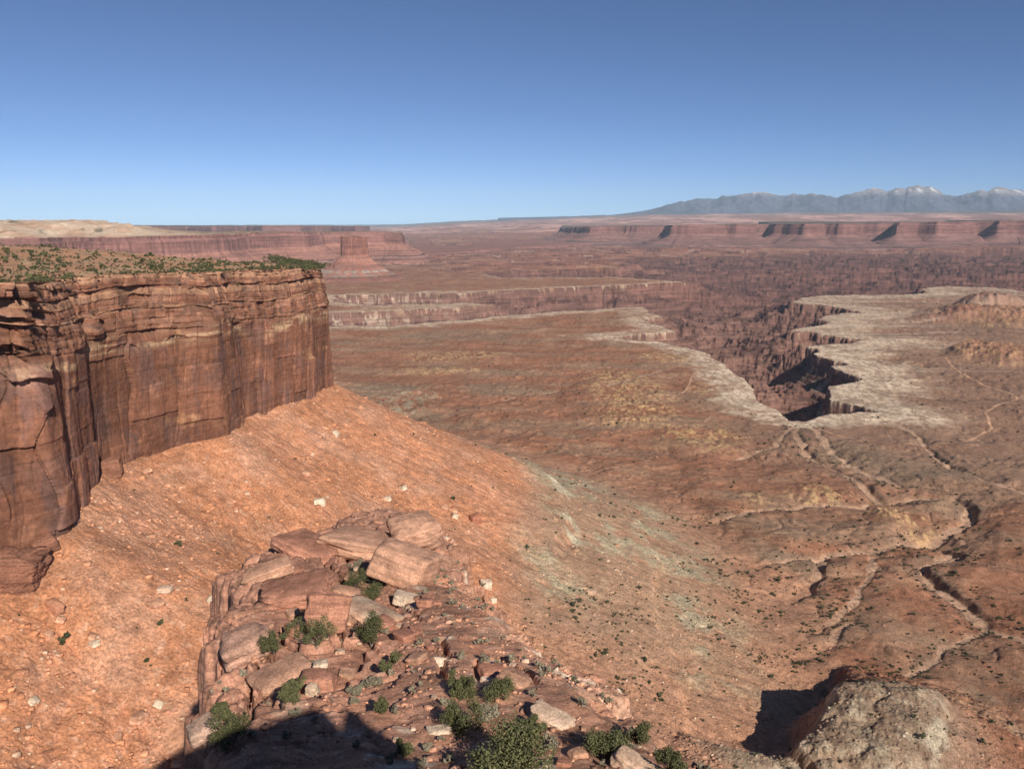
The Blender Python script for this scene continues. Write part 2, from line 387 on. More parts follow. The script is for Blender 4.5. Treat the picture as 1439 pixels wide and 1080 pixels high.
    rg = fbm(x / 330 + 0.25 * n2[m], y / 420, 5, 161, 0.42, ridged=True)
    fine = fbm(x / 45, y / 70, 4, 162)
    dn = np.maximum(d, 0)
    fr = sstep(2300, 2900, r)
    lowf = 1 - 0.72 * sstep(5200, 9000, r)
    deep = (32 - 21 * fr) * sstep(0, 7, dn) + 17 * fr * sstep(25, 60, dn + 25 * n3[m]) + ((105 + 5 * fr) * (1 - np.exp(-dn / (95 + 115 * fr))) + 55 * (1 - np.exp(-dn / 700))) * lowf
    fn = sstep(4200, 2300, r); relief = ((62 + 16 * fn) * (rg - 0.2) + 9 * fine * (0.4 + 0.6 * fn) + 2 * fine0 * fn) * sstep(10, 130, dn)
    zg = -400 - np.maximum(deep - relief, 20 * sstep(0, 7, dn))
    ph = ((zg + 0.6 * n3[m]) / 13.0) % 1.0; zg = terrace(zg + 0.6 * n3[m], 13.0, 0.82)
    g = d > 0
    z0 = Z[m] * sstep(-260, -20, -np.maximum(-d, 0)) * 0 + Z[m]
    flat = sstep(-220, -20, d)
    z0 = z0 * (1 - flat) + (-401 + 1.2 * n3[m] + 3 * n1[m]) * flat
    Z[m] = np.where(g, np.minimum(zg, z0), z0)
    # cream sandstone along the edge
    e = d + 75 * n2[m] + 30 * n3[m] + 20 * perlin(x / 60, y / 25, 15)
    wd_ = (90 + 105 * sstep(-170, 60, xb[m] + 60 * n2[m]) * (0.7 + 0.45 * sstep(-0.3, 0.3, stri[m]))) * np.clip(r / 2200, 0.8, 1.6) * (0.3 + 0.7 * sstep(1560, 1720, r))
    cream = sstep(-1.25, -0.2, e / wd_) * (d <= 14) * sstep(6500, 5000, r) * (0.65 + 0.35 * sstep(3600, 2300, r))
    cream = cream * (0.42 + 0.58 * sstep(-0.25, 0.1, n3[m] + 0.6 * fine0 + 0.5 * n2[m]))
    cc = mixc(C[m], cream * 0.95, (0.70, 0.545, 0.39))
    cr = sstep(0.05, 0.22, np.abs(fbm(x / 22, y / 60, 3, 171)) * 2)
    cc = mixc(cc, cream * (1 - cr) * 0.7, (0.22, 0.155, 0.105))
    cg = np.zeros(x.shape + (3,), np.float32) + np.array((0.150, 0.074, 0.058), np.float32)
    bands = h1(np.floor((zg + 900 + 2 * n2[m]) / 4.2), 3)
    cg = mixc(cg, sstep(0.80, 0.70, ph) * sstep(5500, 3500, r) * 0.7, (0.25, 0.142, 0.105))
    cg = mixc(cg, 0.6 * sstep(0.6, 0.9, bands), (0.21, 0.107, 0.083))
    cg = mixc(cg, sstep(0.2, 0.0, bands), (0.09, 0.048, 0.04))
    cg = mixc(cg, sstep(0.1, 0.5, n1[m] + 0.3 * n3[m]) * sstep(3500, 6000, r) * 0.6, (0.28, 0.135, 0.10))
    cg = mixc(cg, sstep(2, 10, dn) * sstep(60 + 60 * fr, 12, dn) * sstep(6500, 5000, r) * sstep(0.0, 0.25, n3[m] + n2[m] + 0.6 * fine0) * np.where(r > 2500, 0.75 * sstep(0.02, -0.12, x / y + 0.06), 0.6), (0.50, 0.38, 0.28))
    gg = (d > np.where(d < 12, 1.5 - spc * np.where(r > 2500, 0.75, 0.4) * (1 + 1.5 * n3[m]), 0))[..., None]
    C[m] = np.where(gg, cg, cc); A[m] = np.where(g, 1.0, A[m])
    # terraced country beyond
    far = sstep(4500, 7500, R)
    v5 = 85 * (fbm(X / 1900, Y / 900, 5, 181) + 0.1) + 4 * n3
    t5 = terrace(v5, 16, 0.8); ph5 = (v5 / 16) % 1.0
    gmask = np.zeros(X.shape, np.float32); gmask[m] = sstep(-300, 100, d)
    Z = Z + far * t5 * (1 - gmask)
    endz = np.interp(np.degrees(np.arctan2(X, Y)), np.degrees(np.arctan((np.array([480, 560, 640, 800, 900, 1000]) - CX) / F / 1.0)), [-395, -385, -170, 150, 330, 420]) + 402
    zr = np.interp(R, [0, 10000, 14000, 18000, 28000, 45000, 60000], [0, 0, 0.03, 0.10, 0.36, 0.92, 1.0]) * endz
    Z = Z + zr * (1 - gmask) + far * sstep(12000, 20000, R) * (10 + 0.12 * np.minimum(endz, 500)) * fbm(X / 3500, Y / 3500, 5, 191, ridged=True)
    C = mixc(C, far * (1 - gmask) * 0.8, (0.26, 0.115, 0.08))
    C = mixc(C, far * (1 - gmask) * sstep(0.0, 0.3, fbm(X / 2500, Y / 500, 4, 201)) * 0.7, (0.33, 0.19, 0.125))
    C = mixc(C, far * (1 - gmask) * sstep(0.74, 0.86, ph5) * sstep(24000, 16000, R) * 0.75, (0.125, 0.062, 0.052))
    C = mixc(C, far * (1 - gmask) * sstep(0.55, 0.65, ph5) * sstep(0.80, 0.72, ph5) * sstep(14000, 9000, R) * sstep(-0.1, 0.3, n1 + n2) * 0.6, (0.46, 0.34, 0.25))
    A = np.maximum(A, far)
    slick = sstep(17000, 22000, R) * sstep(-0.1, 0.2, fbm(X / 2200, Y / 3000, 5, 211, 0.65))
    C = mixc(C, slick * 0.9 * sstep(46000, 38000, R), (0.56, 0.31, 0.24))
    C = mixc(C, sstep(36000, 44000, R) * 0.85, (0.10, 0.10, 0.085))
    return Z, C, A, WD

NC = 1560
th = np.arange(math.radians(1.9), math.radians(62), 0.00068)
rr = 400 / np.tan(th)                                    # dense where the eye sees it large
rr = np.concatenate([[40, 80, 120, 150, 180, 205], rr[::-1], np.geomspace(rr[0] * 1.003, 58000, 330)])
az = np.linspace(math.radians(-50), math.radians(50), NC)
RR, AZ = np.meshgrid(rr, az, indexing='ij')
GX = RR * np.sin(AZ); GY = RR * np.cos(AZ)
GZ, GC, GA, GW = ground(GX, GY)
gcol = np.concatenate([GC, GA[..., None]], -1).reshape(-1, 4)
me = mesh_np("ground", np.stack([GX, GY, GZ], -1).reshape(-1, 3), grid_faces(*GX.shape)[:, ::-1], gcol, False, M_GROUND)
tag(obj("ground", me), kind="structure")
print("ground", GX.shape, time.time() - T0)
def gz(x, y):
    """height of the built ground sheet at x, y"""
    r = np.hypot(x, y); a = np.arctan2(x, y)
    i = np.clip(np.interp(r, rr, np.arange(len(rr))), 0, len(rr) - 1.001); j = np.clip((a - az[0]) / (az[1] - az[0]), 0, NC - 1.001)
    i0 = i.astype(int); j0 = j.astype(int); fi = i - i0; fj = j - j0
    return (GZ[i0, j0] * (1 - fi) * (1 - fj) + GZ[i0 + 1, j0] * fi * (1 - fj) + GZ[i0, j0 + 1] * (1 - fi) * fj + GZ[i0 + 1, j0 + 1] * fi * fj)
def hit_ground(px, py):
    """first point of the land met along the line of sight to a photo pixel"""
    u, f, d = ray(px, py)
    t = np.geomspace(150, 60000, 6000)
    z = gz(u * t, f * t); k = np.argmax(d * t <= z)
    return np.array((u * t[k], f * t[k], z[k]))

def rim_fields(BX, BY, rx, ry, rz, k):
    i = np.unique(np.r_[np.arange(0, len(rx), k), len(rx) - 1])
    d, p = seg_dist(BX.astype(np.float32), BY.astype(np.float32), list(zip(rx[i], ry[i])))
    return d, np.interp(p, np.arange(len(i)), rz[i]), np.interp(p, np.arange(len(i)), i)
def top_faces(V, ntop):
    """grid faces, leaving out the folded or knife-thin strips of the sheet that runs back from the rim"""
    nr, nc = V.shape[:2]
    f = grid_faces(nr, nc)[:, ::-1].reshape(nr - 1, nc - 1, 4)
    a = np.arctan2(V[:, ntop - 1, 0], V[:, ntop - 1, 1]); r = np.hypot(V[:, ntop - 1, 0], V[:, ntop - 1, 1])
    bad = np.diff(a) * r[:-1] < 0.12 * np.abs(np.diff(r))
    keep = np.ones((nr - 1, nc - 1), bool); keep[bad, :ntop - 1] = False
    return f[keep]
# ------------------------------------------------------------------ ribbon terrain: near cliff
def densify(P, step, smooth):
    P = np.asarray(P, float); s = np.concatenate([[0], np.cumsum(np.hypot(*(P[1:, :2] - P[:-1, :2]).T))])
    n = int(s[-1] / step) + 1; q = np.linspace(0, s[-1], n)
    out = np.stack([np.interp(q, s, P[:, i]) for i in range(P.shape[1])], -1)
    k = max(1, int(smooth / step)); ker = np.hanning(2 * k + 1); ker /= ker.sum()
    pad = np.pad(out, ((k, k), (0, 0)), mode='reflect', reflect_type='odd')
    out = np.stack([np.convolve(pad[:, i], ker, 'valid') for i in range(P.shape[1])], -1)
    T = np.gradient(out[:, :2], axis=0); T /= np.linalg.norm(T, axis=1)[:, None]
    return q, out, np.stack([T[:, 1], -T[:, 0]], -1)
def cells(s, w, seed):
    """irregular 1-D cells: index and distance to the nearest boundary"""
    n = int(6000 / w); b = np.cumsum(0.4 + 1.2 * np.random.RandomState(seed).rand(n)) * w - 500
    i = np.searchsorted(b, s); i = np.clip(i, 1, n - 1)
    return i, np.minimum(s - b[i - 1], b[i] - s)
def near_cliff():
    q, P, N = densify(CL, 0.55, 9)
    nv = 330
    t = np.linspace(0, 1, nv)[None, :]
    s = q[:, None]; zb = P[:, 2:3] - 10; zt = P[:, 3:4] + 1.5 * fbm(q / 30, q * 0, 3, 5)[:, None]
    Z = zt + (zb - zt) * t; D = zt - Z                      # depth below the rim
    s = s + 0 * D
    Lk = 42 + 7 * perlin(s / 90, s * 0, 8)                  # thickness of the ledgy upper beds
    left = sstep(430, 330, s)                               # broken alcove part near the viewer's left
    up = sstep(Lk + 6, Lk - 6, D)
    disp = -10 * np.clip(1 - D / Lk, 0, 1) ** 1.1 - 2.0 * left * up
    tone = np.ones(D.shape, np.float32)
    disp = disp + 7 * fbm(s / 75, D / 400, 3, 301) + 2.2 * fbm(s / 22, D / 160, 3, 311)
    # beds
    dip = 5 * perlin(s / 120, s * 0, 18) - 0.01 * s
    for wv, amp, sd in ((11, 2.2, 21), (3.8, 0.5, 22)):
        dd = D + dip + 1.2 * perlin(s / 25, D / 20, sd)
        li, ld = cells(dd, wv, sd)
        c, cd = cells(s + 3 * perlin(D / 8, s / 30, sd + 5) + 13.7 * li, 15.0 if wv > 4 else 6.5, sd + 9)
        o = (h1(li, sd) - 0.5) * 0.8 + (h1(li * 37 + c, sd + 1) - 0.5) * 2.3
        o = o + 1.0 * perlin(s / 14 + li * 3.1, li * 1.7, sd + 2)
        o = o - 0.9 * np.exp(-(ld / 0.45) ** 2) - 0.7 * np.exp(-(cd / 0.35) ** 2)
        tone = tone * (1 + up * 0.38 * (h1(li * 37 + c, sd + 8) - 0.5))
        disp = disp + amp * o * up * (1 + 1.3 * left)
    # sheer lower wall: tall joint-bounded slabs
    lo = 1 - up
    for wv, amp, sd in ((30, 3.2, 41), (13, 1.0, 42), (4.5, 0.15, 43)):
        ss = s + 0.10 * D + wv * 0.28 * perlin(s / (wv * 2), D / 35, sd)
        c, cd = cells(ss, wv, sd)
        br = np.floor(D / (22 + 30 * h1(c, sd + 3)) + 3 * h1(c, sd + 4))
        o = (h1(c, sd) - 0.5) * 1.5 + (h1(c * 31 + br, sd + 5) - 0.5) * 0.9
        if wv > 10: tone = tone * (1 + lo * ((0.44 if wv > 20 else 0.22) * (h1(c * 31 + br, sd + 5) - 0.5) + 0.2 * (h1(c, sd) - 0.5)))
        o = o - 0.9 * np.exp(-(cd / 0.4) ** 2) * (h1(c * 7 + br, sd + 6) > 0.45)
        disp = disp + amp * o * lo
    disp = disp + 0.5 * fbm(s / 5, D / 7, 4, 321) + 0.18 * fbm(s / 1.6, D / 1.8, 3, 331)
    # hollows under overhangs: s, depth below rim, half width, half height, how deep
    arch = 0 * D
    for s0, q0, rs, rq, dp in ARCHES:
        x = (s - s0) / rs; yv = (D - q0 + 2.0 * perlin(s / 12, s * 0 + q0, 77)) / rq
        topc = 1 - x * x
        ins = (np.abs(x) < 1) & (yv > -np.sqrt(np.clip(topc, 0, 1)))
        fall = np.clip((1.15 - yv) / (1.15 + 1), 0, 1) * np.clip(topc, 0, 1) ** 0.5
        arch = np.maximum(arch, np.where(ins & (yv < 1.15), dp * fall, 0))
    disp = disp - arch
    X = P[:, 0:1] + N[:, 0:1] * disp; Y = P[:, 1:2] + N[:, 1:2] * disp
    # colour
    C = np.zeros(D.shape + (3,), np.float32) + np.array((0.205, 0.091, 0.055), np.float32)
    C = mixc(C, up * sstep(-0.2, 0.3, perlin(s / 30, (D + dip) / 3.5, 55)) * 0.6, (0.275, 0.145, 0.095))
    li, _ = cells(D + dip, 3.0, 24)
    C = mixc(C, up * sstep(0.75, 0.95, h1(li, 9)) * 0.55, (0.44, 0.25, 0.15))
    pale = np.exp(-((D + dip * 0.5 - Lk - 4) / 5) ** 2) * sstep(-0.05, 0.35, fbm(s / 40, D / 6, 4, 56) + 0.1)
    C = mixc(C, pale * 0.8, (0.52, 0.345, 0.205))
    fresh = sstep(0.15, 0.4, fbm(s / 14, D / 18, 4, 57)); C = mixc(C, fresh * 0.5, (0.29, 0.142, 0.084))
    ochre = sstep(0.3, 0.5, fbm(s / 25 + 3, D / 25, 4, 58)) * lo; C = mixc(C, ochre * 0.6, (0.42, 0.235, 0.12))
    st = 0.28 * fbm(s / 3.0, D / 60, 4, 59) + 1.1 * fbm(s / 15, D / 40, 4, 60) + 0.25 * fbm(s / 4, D / 5, 3, 64)
    C = mixc(C, sstep(0.05, 0.4, st) * (0.35 + 0.65 * lo) * 0.85, (0.145, 0.078, 0.062))
    C = mixc(C, sstep(0.0, 0.4, fbm(s / 32, D / 30, 4, 65)) * lo * 0.6, (0.185, 0.098, 0.075))
    C = mixc(C, sstep(0.2, 0.45, fbm(s / 10, D / 7, 3, 61)) * up * 0.75, (0.14, 0.085, 0.066))
    C = C * tone[..., None]
    A = np.ones(D.shape, np.float32)
    # plateau on top, running away from the viewer
    W = np.interp(q, [0, 400, 620, 760, 900, q[-1]], [330, 300, 170, 90, 60, 60])
    nw = 60; ww = np.linspace(0, 1, nw)[None, ::-1] ** 1.5 * W[:, None]
    hx, hy = X[:, :1], Y[:, :1]; hr = np.hypot(hx, hy)
    PX = hx + hx / hr * ww; PY = hy + hy / hr * ww
    A_ = np.c_[P[:, 0], P[:, 1], np.ones(len(P))]; cf = np.linalg.lstsq(A_, P[:, 3], rcond=None)[0]
    rd, rz_, _ = rim_fields(PX, PY, hx[:, 0], hy[:, 0], Z[:, 0] + 0 * P[:, 0], 9)
    rd = np.where(ww == 0, 0, rd)
    e_ = sstep(0, 35, rd)
    PZ = rz_ * (1 - e_) + e_ * (cf[0] * PX + cf[1] * PY + cf[2] + 1.0) + 2.2 * fbm(PX / 45, PY / 45, 4, 71) * sstep(0, 25, rd) + 14 * sstep(-260, -480, PX) * e_ + 0.6 * terrace(3 * fbm(PX / 20, PY / 20, 3, 72), 1.0)* sstep(0, 8, rd)
    PZ[:, -1] = Z[:, 0]
    pc = np.zeros(PX.shape + (3,), np.float32) + np.array((0.40, 0.21, 0.125), np.float32)
    pc = mixc(pc, sstep(-0.1, 0.3, fbm(PX / 18, PY / 18, 4, 73)) * sstep(8, 30, ww) * 0.7, (0.36, 0.27, 0.165))
    V = np.stack([np.concatenate([PX[:, :-1], X], 1), np.concatenate([PY[:, :-1], Y], 1), np.concatenate([PZ[:, :-1], Z], 1)], -1)
    c4 = np.concatenate([np.concatenate([pc[:, :-1], C], 1), np.concatenate([0 * PX[:, :-1], A], 1)[..., None]], -1)
    nr, ncc = V.shape[:2]
    me = mesh_np("cliff", V.reshape(-1, 3), top_faces(V, nw), c4.reshape(-1, 4), False, M_CLIFF)
    tag(obj("cliff", me), kind="structure")
    return q, P, np.stack([PX, PY, PZ], -1), np.stack([X, Y, Z], -1)
ARCHES = []
def s_of(px):                                             # arc length on the cliff for a photo column (foot line)
    i = np.argmin([abs(CX + F * a / (b * cP - (c) * sP * -1 * -1 + 1e-9) - px) if b > 250 else 1e9 for a, b, c, _ in CLD[1]])
    return CLD[0][i]
CLD = densify(CL, 0.55, 9)
for px, q0, rs, rq, dp in [(20, 24, 26, 8, 12), (60, 13, 22, 5, 9), (105, 20, 11, 4.5, 8), (45, 42, 22, 9, 10), (104, 42, 7, 12, 7), (70, 57, 16, 7, 7), (15, 62, 12, 18, 7), (45, 82, 14, 26, 3), (85, 86, 10, 18, 2.2), (130, 8, 10, 2.4, 4),
                           (225, 17, 9, 2.6, 4), (170, 40, 12, 3, 2.5), (262, 52, 10, 6, 2.5), (345, 47, 7, 3.2, 3.5), (300, 14, 10, 2, 2.5), (385, 12, 12, 1.6, 2.5), (410, 26, 8, 2.0, 2.5), (240, 33, 9, 2, 2), (150, 30, 25, 3.0, 2.2), (345, 33, 8, 2, 2), (190, 56, 16, 8, 1.5), (325, 70, 7, 24, 1.2)]:
    ARCHES.append((s_of(px), q0, rs, rq, dp))
cq, cP_, PLAT, FACE = near_cliff()
print("cliff", time.time() - T0)

# ------------------------------------------------------------------ ribbon terrain: far mesas
def mesa(name, rim, zt, zc, zf, run, back, step, sm, seed, bay=60, top_rise=0, dome=0, colors=None, nb=24, kind="structure"):
    """rim: list of x, y; zt rim height, zc foot of the sheer wall, zf foot of the talus, run: how far the talus reaches out"""
    P = [(a, b, t_) for (a, b), t_ in zip(rim, zt)]
    q, P, N = densify(P, step, sm)
    s = q[:, None]
    nc_, ntl = 16, 34
    k = colors or {}
    wall = np.array(k.get('wall', (0.20, 0.098, 0.082)), np.float32)
    disp0 = bay * fbm(q / (bay * 9), q * 0 + seed, 4, seed)[:, None] + 0.25 * bay * fbm(q / (bay * 1.6), q * 0, 3, seed + 1)[:, None]
    u = np.linspace(0, 1, nc_)[None, :]
    col_i, col_d = cells(s + 0 * u, bay * 0.5, seed + 2)
    H = P[:, 2:3] - zc
    dW = disp0 + 0.10 * H * u + bay * 0.30 * (h1(col_i, seed) - 0.5) - bay * 0.14 * np.exp(-(col_d / (bay * 0.07)) ** 2) - 0.12 * H * (u < 0.22) * (1 + h1(col_i, seed + 4))
    ZW = P[:, 2:3] - H * u + 9 * (h1(np.floor(q / (bay * 2.3)), seed + 21)[:, None] - 0.5) * (1 - u) + 7 * fbm(q / (bay * 3), q * 0, 3, seed + 3)[:, None] * (1 - u)
    v = np.linspace(0, 1, ntl + 1)[None, 1:]
    dT0 = dW[:, -1:]
    dpt = v ** 1.25
    gul = fbm(s / (bay * 0.9) + 0 * v, v * 1.5, 4, seed + 5, ridged=True)
    dT = dT0 + run * dpt * (1 + 0.45 * fbm(s / (bay * 4), v * 0.7, 3, seed + 6)) + bay * 0.65 * gul * np.sin(np.pi * np.clip(v, 0, 1)) 
    zz = zc + (zf - zc) * (1 - (1 - v) ** 1.5)
    ZT = terrace(zz + 5 * fbm(s / (bay * 2), v * 3, 3, seed + 7), (zc - zf) / 9.0, 0.6) * 0.8 + zz * 0.2
    ZT[:, -1] = zf - 25
    b = np.linspace(1, 0, nb)[None, :-1] ** 2.0
    D_ = np.concatenate([dW, dT], 1)
    X = P[:, 0:1] + N[:, 0:1] * D_; Y = P[:, 1:2] + N[:, 1:2] * D_; Z = np.concatenate([ZW, ZT], 1)
    hr = np.hypot(X[:, :1], Y[:, :1])
    BX = X[:, :1] * (1 + b * back / hr); BY = Y[:, :1] * (1 + b * back / hr)
    w_ = b * back
    rd, rz_, ri = rim_fields(BX, BY, X[:, 0], Y[:, 0], Z[:, 0], 8)
    b = np.clip(rd / back, 0, 1)
    tp = np.interp(ri, np.arange(len(q)), np.interp(CX + F * P[:, 0] / (P[:, 1] * cP), [225, 375], [1, 0])) if dome else 1.0
    dome = dome * tp; top_rise = top_rise * tp if top_rise else 0
    BZ = rz_ + top_rise * sstep(0, 0.42, b) + dome * sstep(0.02, 0.3, b) * (fbm(BX / 330, BY / 500, 4, seed + 8, ridged=True) * 0.9 + 0.2) + (0.12 * dome + 3) * fbm(BX / 90, BY / 90, 3, seed + 9) * sstep(0.0, 0.05, b)
    bc = np.zeros(BX.shape + (3,), np.float32) + np.array(k.get('top', (0.13, 0.10, 0.07)), np.float32)
    if np.any(dome):
        bc = mixc(bc, (1 - tp) * np.ones_like(b), (0.20, 0.14, 0.095))
        bc = mixc(bc, sstep(-0.1, 0.25, fbm(BX / 200, BY / 200, 4, seed + 10)) * 0.7, (0.46, 0.27, 0.17))
        bc = mixc(bc, sstep(0.25, 0.5, fbm(BX / 120, BY / 160, 4, seed + 11)) * 0.8, (0.11, 0.10, 0.06))
    c = np.zeros(Z.shape + (3,), np.float32) + wall
    c = mixc(c, sstep(0.0, 0.4, fbm(s / (bay * 0.4), np.concatenate([u, 1 + v], 1) * 0.6, 4, seed + 12)) * 0.6, k.get('dark', (0.17, 0.08, 0.065)))
    c[:, nc_:] = mixc(c[:, nc_:], np.full(c[:, nc_:].shape[:2], 0.8, np.float32), k.get('talus', (0.215, 0.115, 0.095)))
    bn = h1(np.floor((ZT + 900) / 11), seed)
    c[:, nc_:] = mixc(c[:, nc_:], sstep(0.55, 0.9, bn) * sstep(0.25, 0.5, v) * 0.6, k.get('band', (0.36, 0.29, 0.22)))
    c[:, nc_:] = mixc(c[:, nc_:], sstep(0.35, 0.1, bn) * sstep(0.15, 0.3, v) * 0.85, (0.13, 0.07, 0.06))
    V = np.stack([np.concatenate([BX, X], 1), np.concatenate([BY, Y], 1), np.concatenate([BZ, Z], 1)], -1)
    c4 = np.concatenate([np.concatenate([bc, c], 1), np.concatenate([0 * BX, np.ones(Z.shape)], 1)[..., None]], -1)
    me = mesh_np(name, V.reshape(-1, 3), top_faces(V, nb), c4.reshape(-1, 4), False, M_MESA)
    return tag(obj(name, me), kind=kind)
def rimpts(L):
    """photo pixel of the rim and its distance -> x, y and height"""
    a = [at_y(px, py, D) for px, py, D in L]
    return [(p[0], p[1]) for p in a], [p[2] for p in a]
# big wall across the right: bays open to the left, buttresses in shade on their left sides
r, z = rimpts([(790, 321, 15500), (802, 319.5, 13300), (830, 318.5, 12600), (862, 318, 12700), (872, 318.5, 13100), (898, 318, 12900), (914, 318, 13000), (926, 317.5, 13500), (936, 317, 13800), (944, 316, 11200), (968, 315.5, 11100), (1003, 315.5, 11300), (1020, 316, 11400), (1036, 315.5, 11300),
               (1052, 315.5, 11400), (1064, 315.5, 11800), (1080, 315, 12100), (1087, 315, 11600), (1132, 314.5, 11150), (1160, 314.5, 11450), (1178, 314, 11300), (1198, 313.5, 11300), (1212, 313.5, 12200), (1236, 313.5, 12100), (1256, 313, 12900), (1261, 312.5, 11050), (1290, 312.5, 11350), (1318, 312, 11150),
               (1362, 311.5, 11450), (1372, 311, 11900), (1397, 311, 11800), (1402, 310.5, 11500), (1430, 310, 11500), (1475, 310, 11300), (1520, 310, 11800), (1560, 310, 11400), (1700, 310, 11500)])
mesa("mesa", r, z, -205, -425, 800, 9000, 14, 60, 400, bay=90)
# left: ledgy wall with pale domes above, its point towards the middle
r, z = rimpts([(-420, 336, 4300), (-200, 336, 4500), (-60, 335, 4600), (60, 334, 4800), (95, 333, 5100), (130, 334, 4900), (230, 331, 5300), (300, 330, 5700), (345, 328, 6400), (395, 326, 6900), (430, 326, 7000), (455, 326, 7700), (500, 326, 7900), (540, 326, 8000), (562, 328, 8000), (567, 328, 8250), (560, 327, 9000), (500, 325, 10500)])
mesa("mesa", r, z, -232, -410, 420, 1500, 9, 40, 500, bay=55, top_rise=82, dome=30, colors={'top': (0.54, 0.40, 0.28), 'talus': (0.30, 0.145, 0.105), 'wall': (0.225, 0.11, 0.09), 'band': (0.32, 0.27, 0.22)}, nb=70)
# farther table on the left skyline
r, z = rimpts([(-300, 318, 13000), (100, 318, 13500), (215, 317.5, 14000), (262, 318, 15200), (300, 318, 14300), (345, 318, 16000), (370, 317, 14500), (420, 316.5, 14700), (440, 317.5, 16200), (470, 318, 16000), (500, 318, 15200), (512, 318.5, 15600), (518, 319, 17500), (500, 319, 20000)])
mesa("mesa", r, z, -230, -400, 900, 6000, 25, 80, 600, bay=110)
# long low benches in the middle distance
r, z = rimpts([(560, 352, 8800), (610, 350, 9000), (660, 347, 9600), (720, 345, 10500), (800, 342, 11500), (850, 340, 12500)])
mesa("mesa", r, [-395 + 8 * i for i in range(len(r))], -425, -450, 300, 3500, 16, 60, 650, bay=70, colors={'top': (0.25, 0.12, 0.085), 'talus': (0.25, 0.11, 0.08)})
# the butte
def butte():
    cx, cy, _ = at_y(497, 345, 5500)
    n = 220; a = np.linspace(0, 2 * np.pi, n)
    rw = 92 * (1 + 0.10 * fbm(np.cos(a) * 1.5, np.sin(a) * 1.5, 3, 701)); 
    ci, cd = cells(a * 90, 22, 702); rw = rw + 10 * (h1(ci, 7) - 0.5) - 7 * np.exp(-(cd / 2.5) ** 2); rw[-1] = rw[0]
    rows = []; cols = []
    zt = -116 + 9 * (h1(np.floor(a * 3), 8) - 0.5) * (1) ; zt[-1] = zt[0]
    sx = 0.86 + 0.14 * np.cos(2 * a); zt = zt - 10 * np.clip(np.cos(a - 0.6), 0, 1)
    rw = rw * sx; zt[-1] = zt[0]; rw[-1] = rw[0]
    for f in (0.0, 0.5, 0.9, 1.0): rows.append((rw * f * 0.96, zt + (4 if f < 0.9 else 0))); cols.append((0.28, 0.15, 0.1))
    for u in np.linspace(0, 1, 14): rows.append((rw * (0.97 + 0.08 * u + 0.03 * h1(np.floor(u * 9), 3)), zt * (1 - u) + -242 * u)); cols.append((0.20, 0.092, 0.07))
    for v in np.linspace(0.03, 1, 26):
        g = 1 + (0.24 * fbm(a * 5, a * 0 + v * 1.5, 4, 703, ridged=True) + 0.25 * np.cos(a - 3.9)) * v; g[-1] = g[0]
        rows.append((rw * 1.05 + 330 * (v ** 1.25) * g, -242 - 175 * (1 - (1 - v) ** 1.5) + 0 * a)); bnd = h1(int(v * 17), 12)
        cols.append((0.28, 0.135, 0.10) if v < 0.42 else ((0.34, 0.28, 0.22) if bnd > 0.55 else (0.25, 0.12, 0.09)))
    V = np.stack([np.stack([cx + r_ * np.cos(a), cy + r_ * np.sin(a), z_ + 0 * a], -1) for r_, z_ in rows], 0)
    c = np.repeat(np.array(cols, np.float32)[:, None], n, 1)
    sp = sstep(0.0, 0.3, fbm(np.arange(len(rows))[:, None] / 9.0, a[None] * 5, 4, 704)); sp[:18] *= 0.4; c = mixc(c, sp * 0.75, (0.33, 0.14, 0.09))
    me = mesh_np("butte", V.reshape(-1, 3), grid_faces(*V.shape[:2]), c.reshape(-1, 3), False, M_MESA)
    tag(obj("butte", me), kind="structure")
butte()
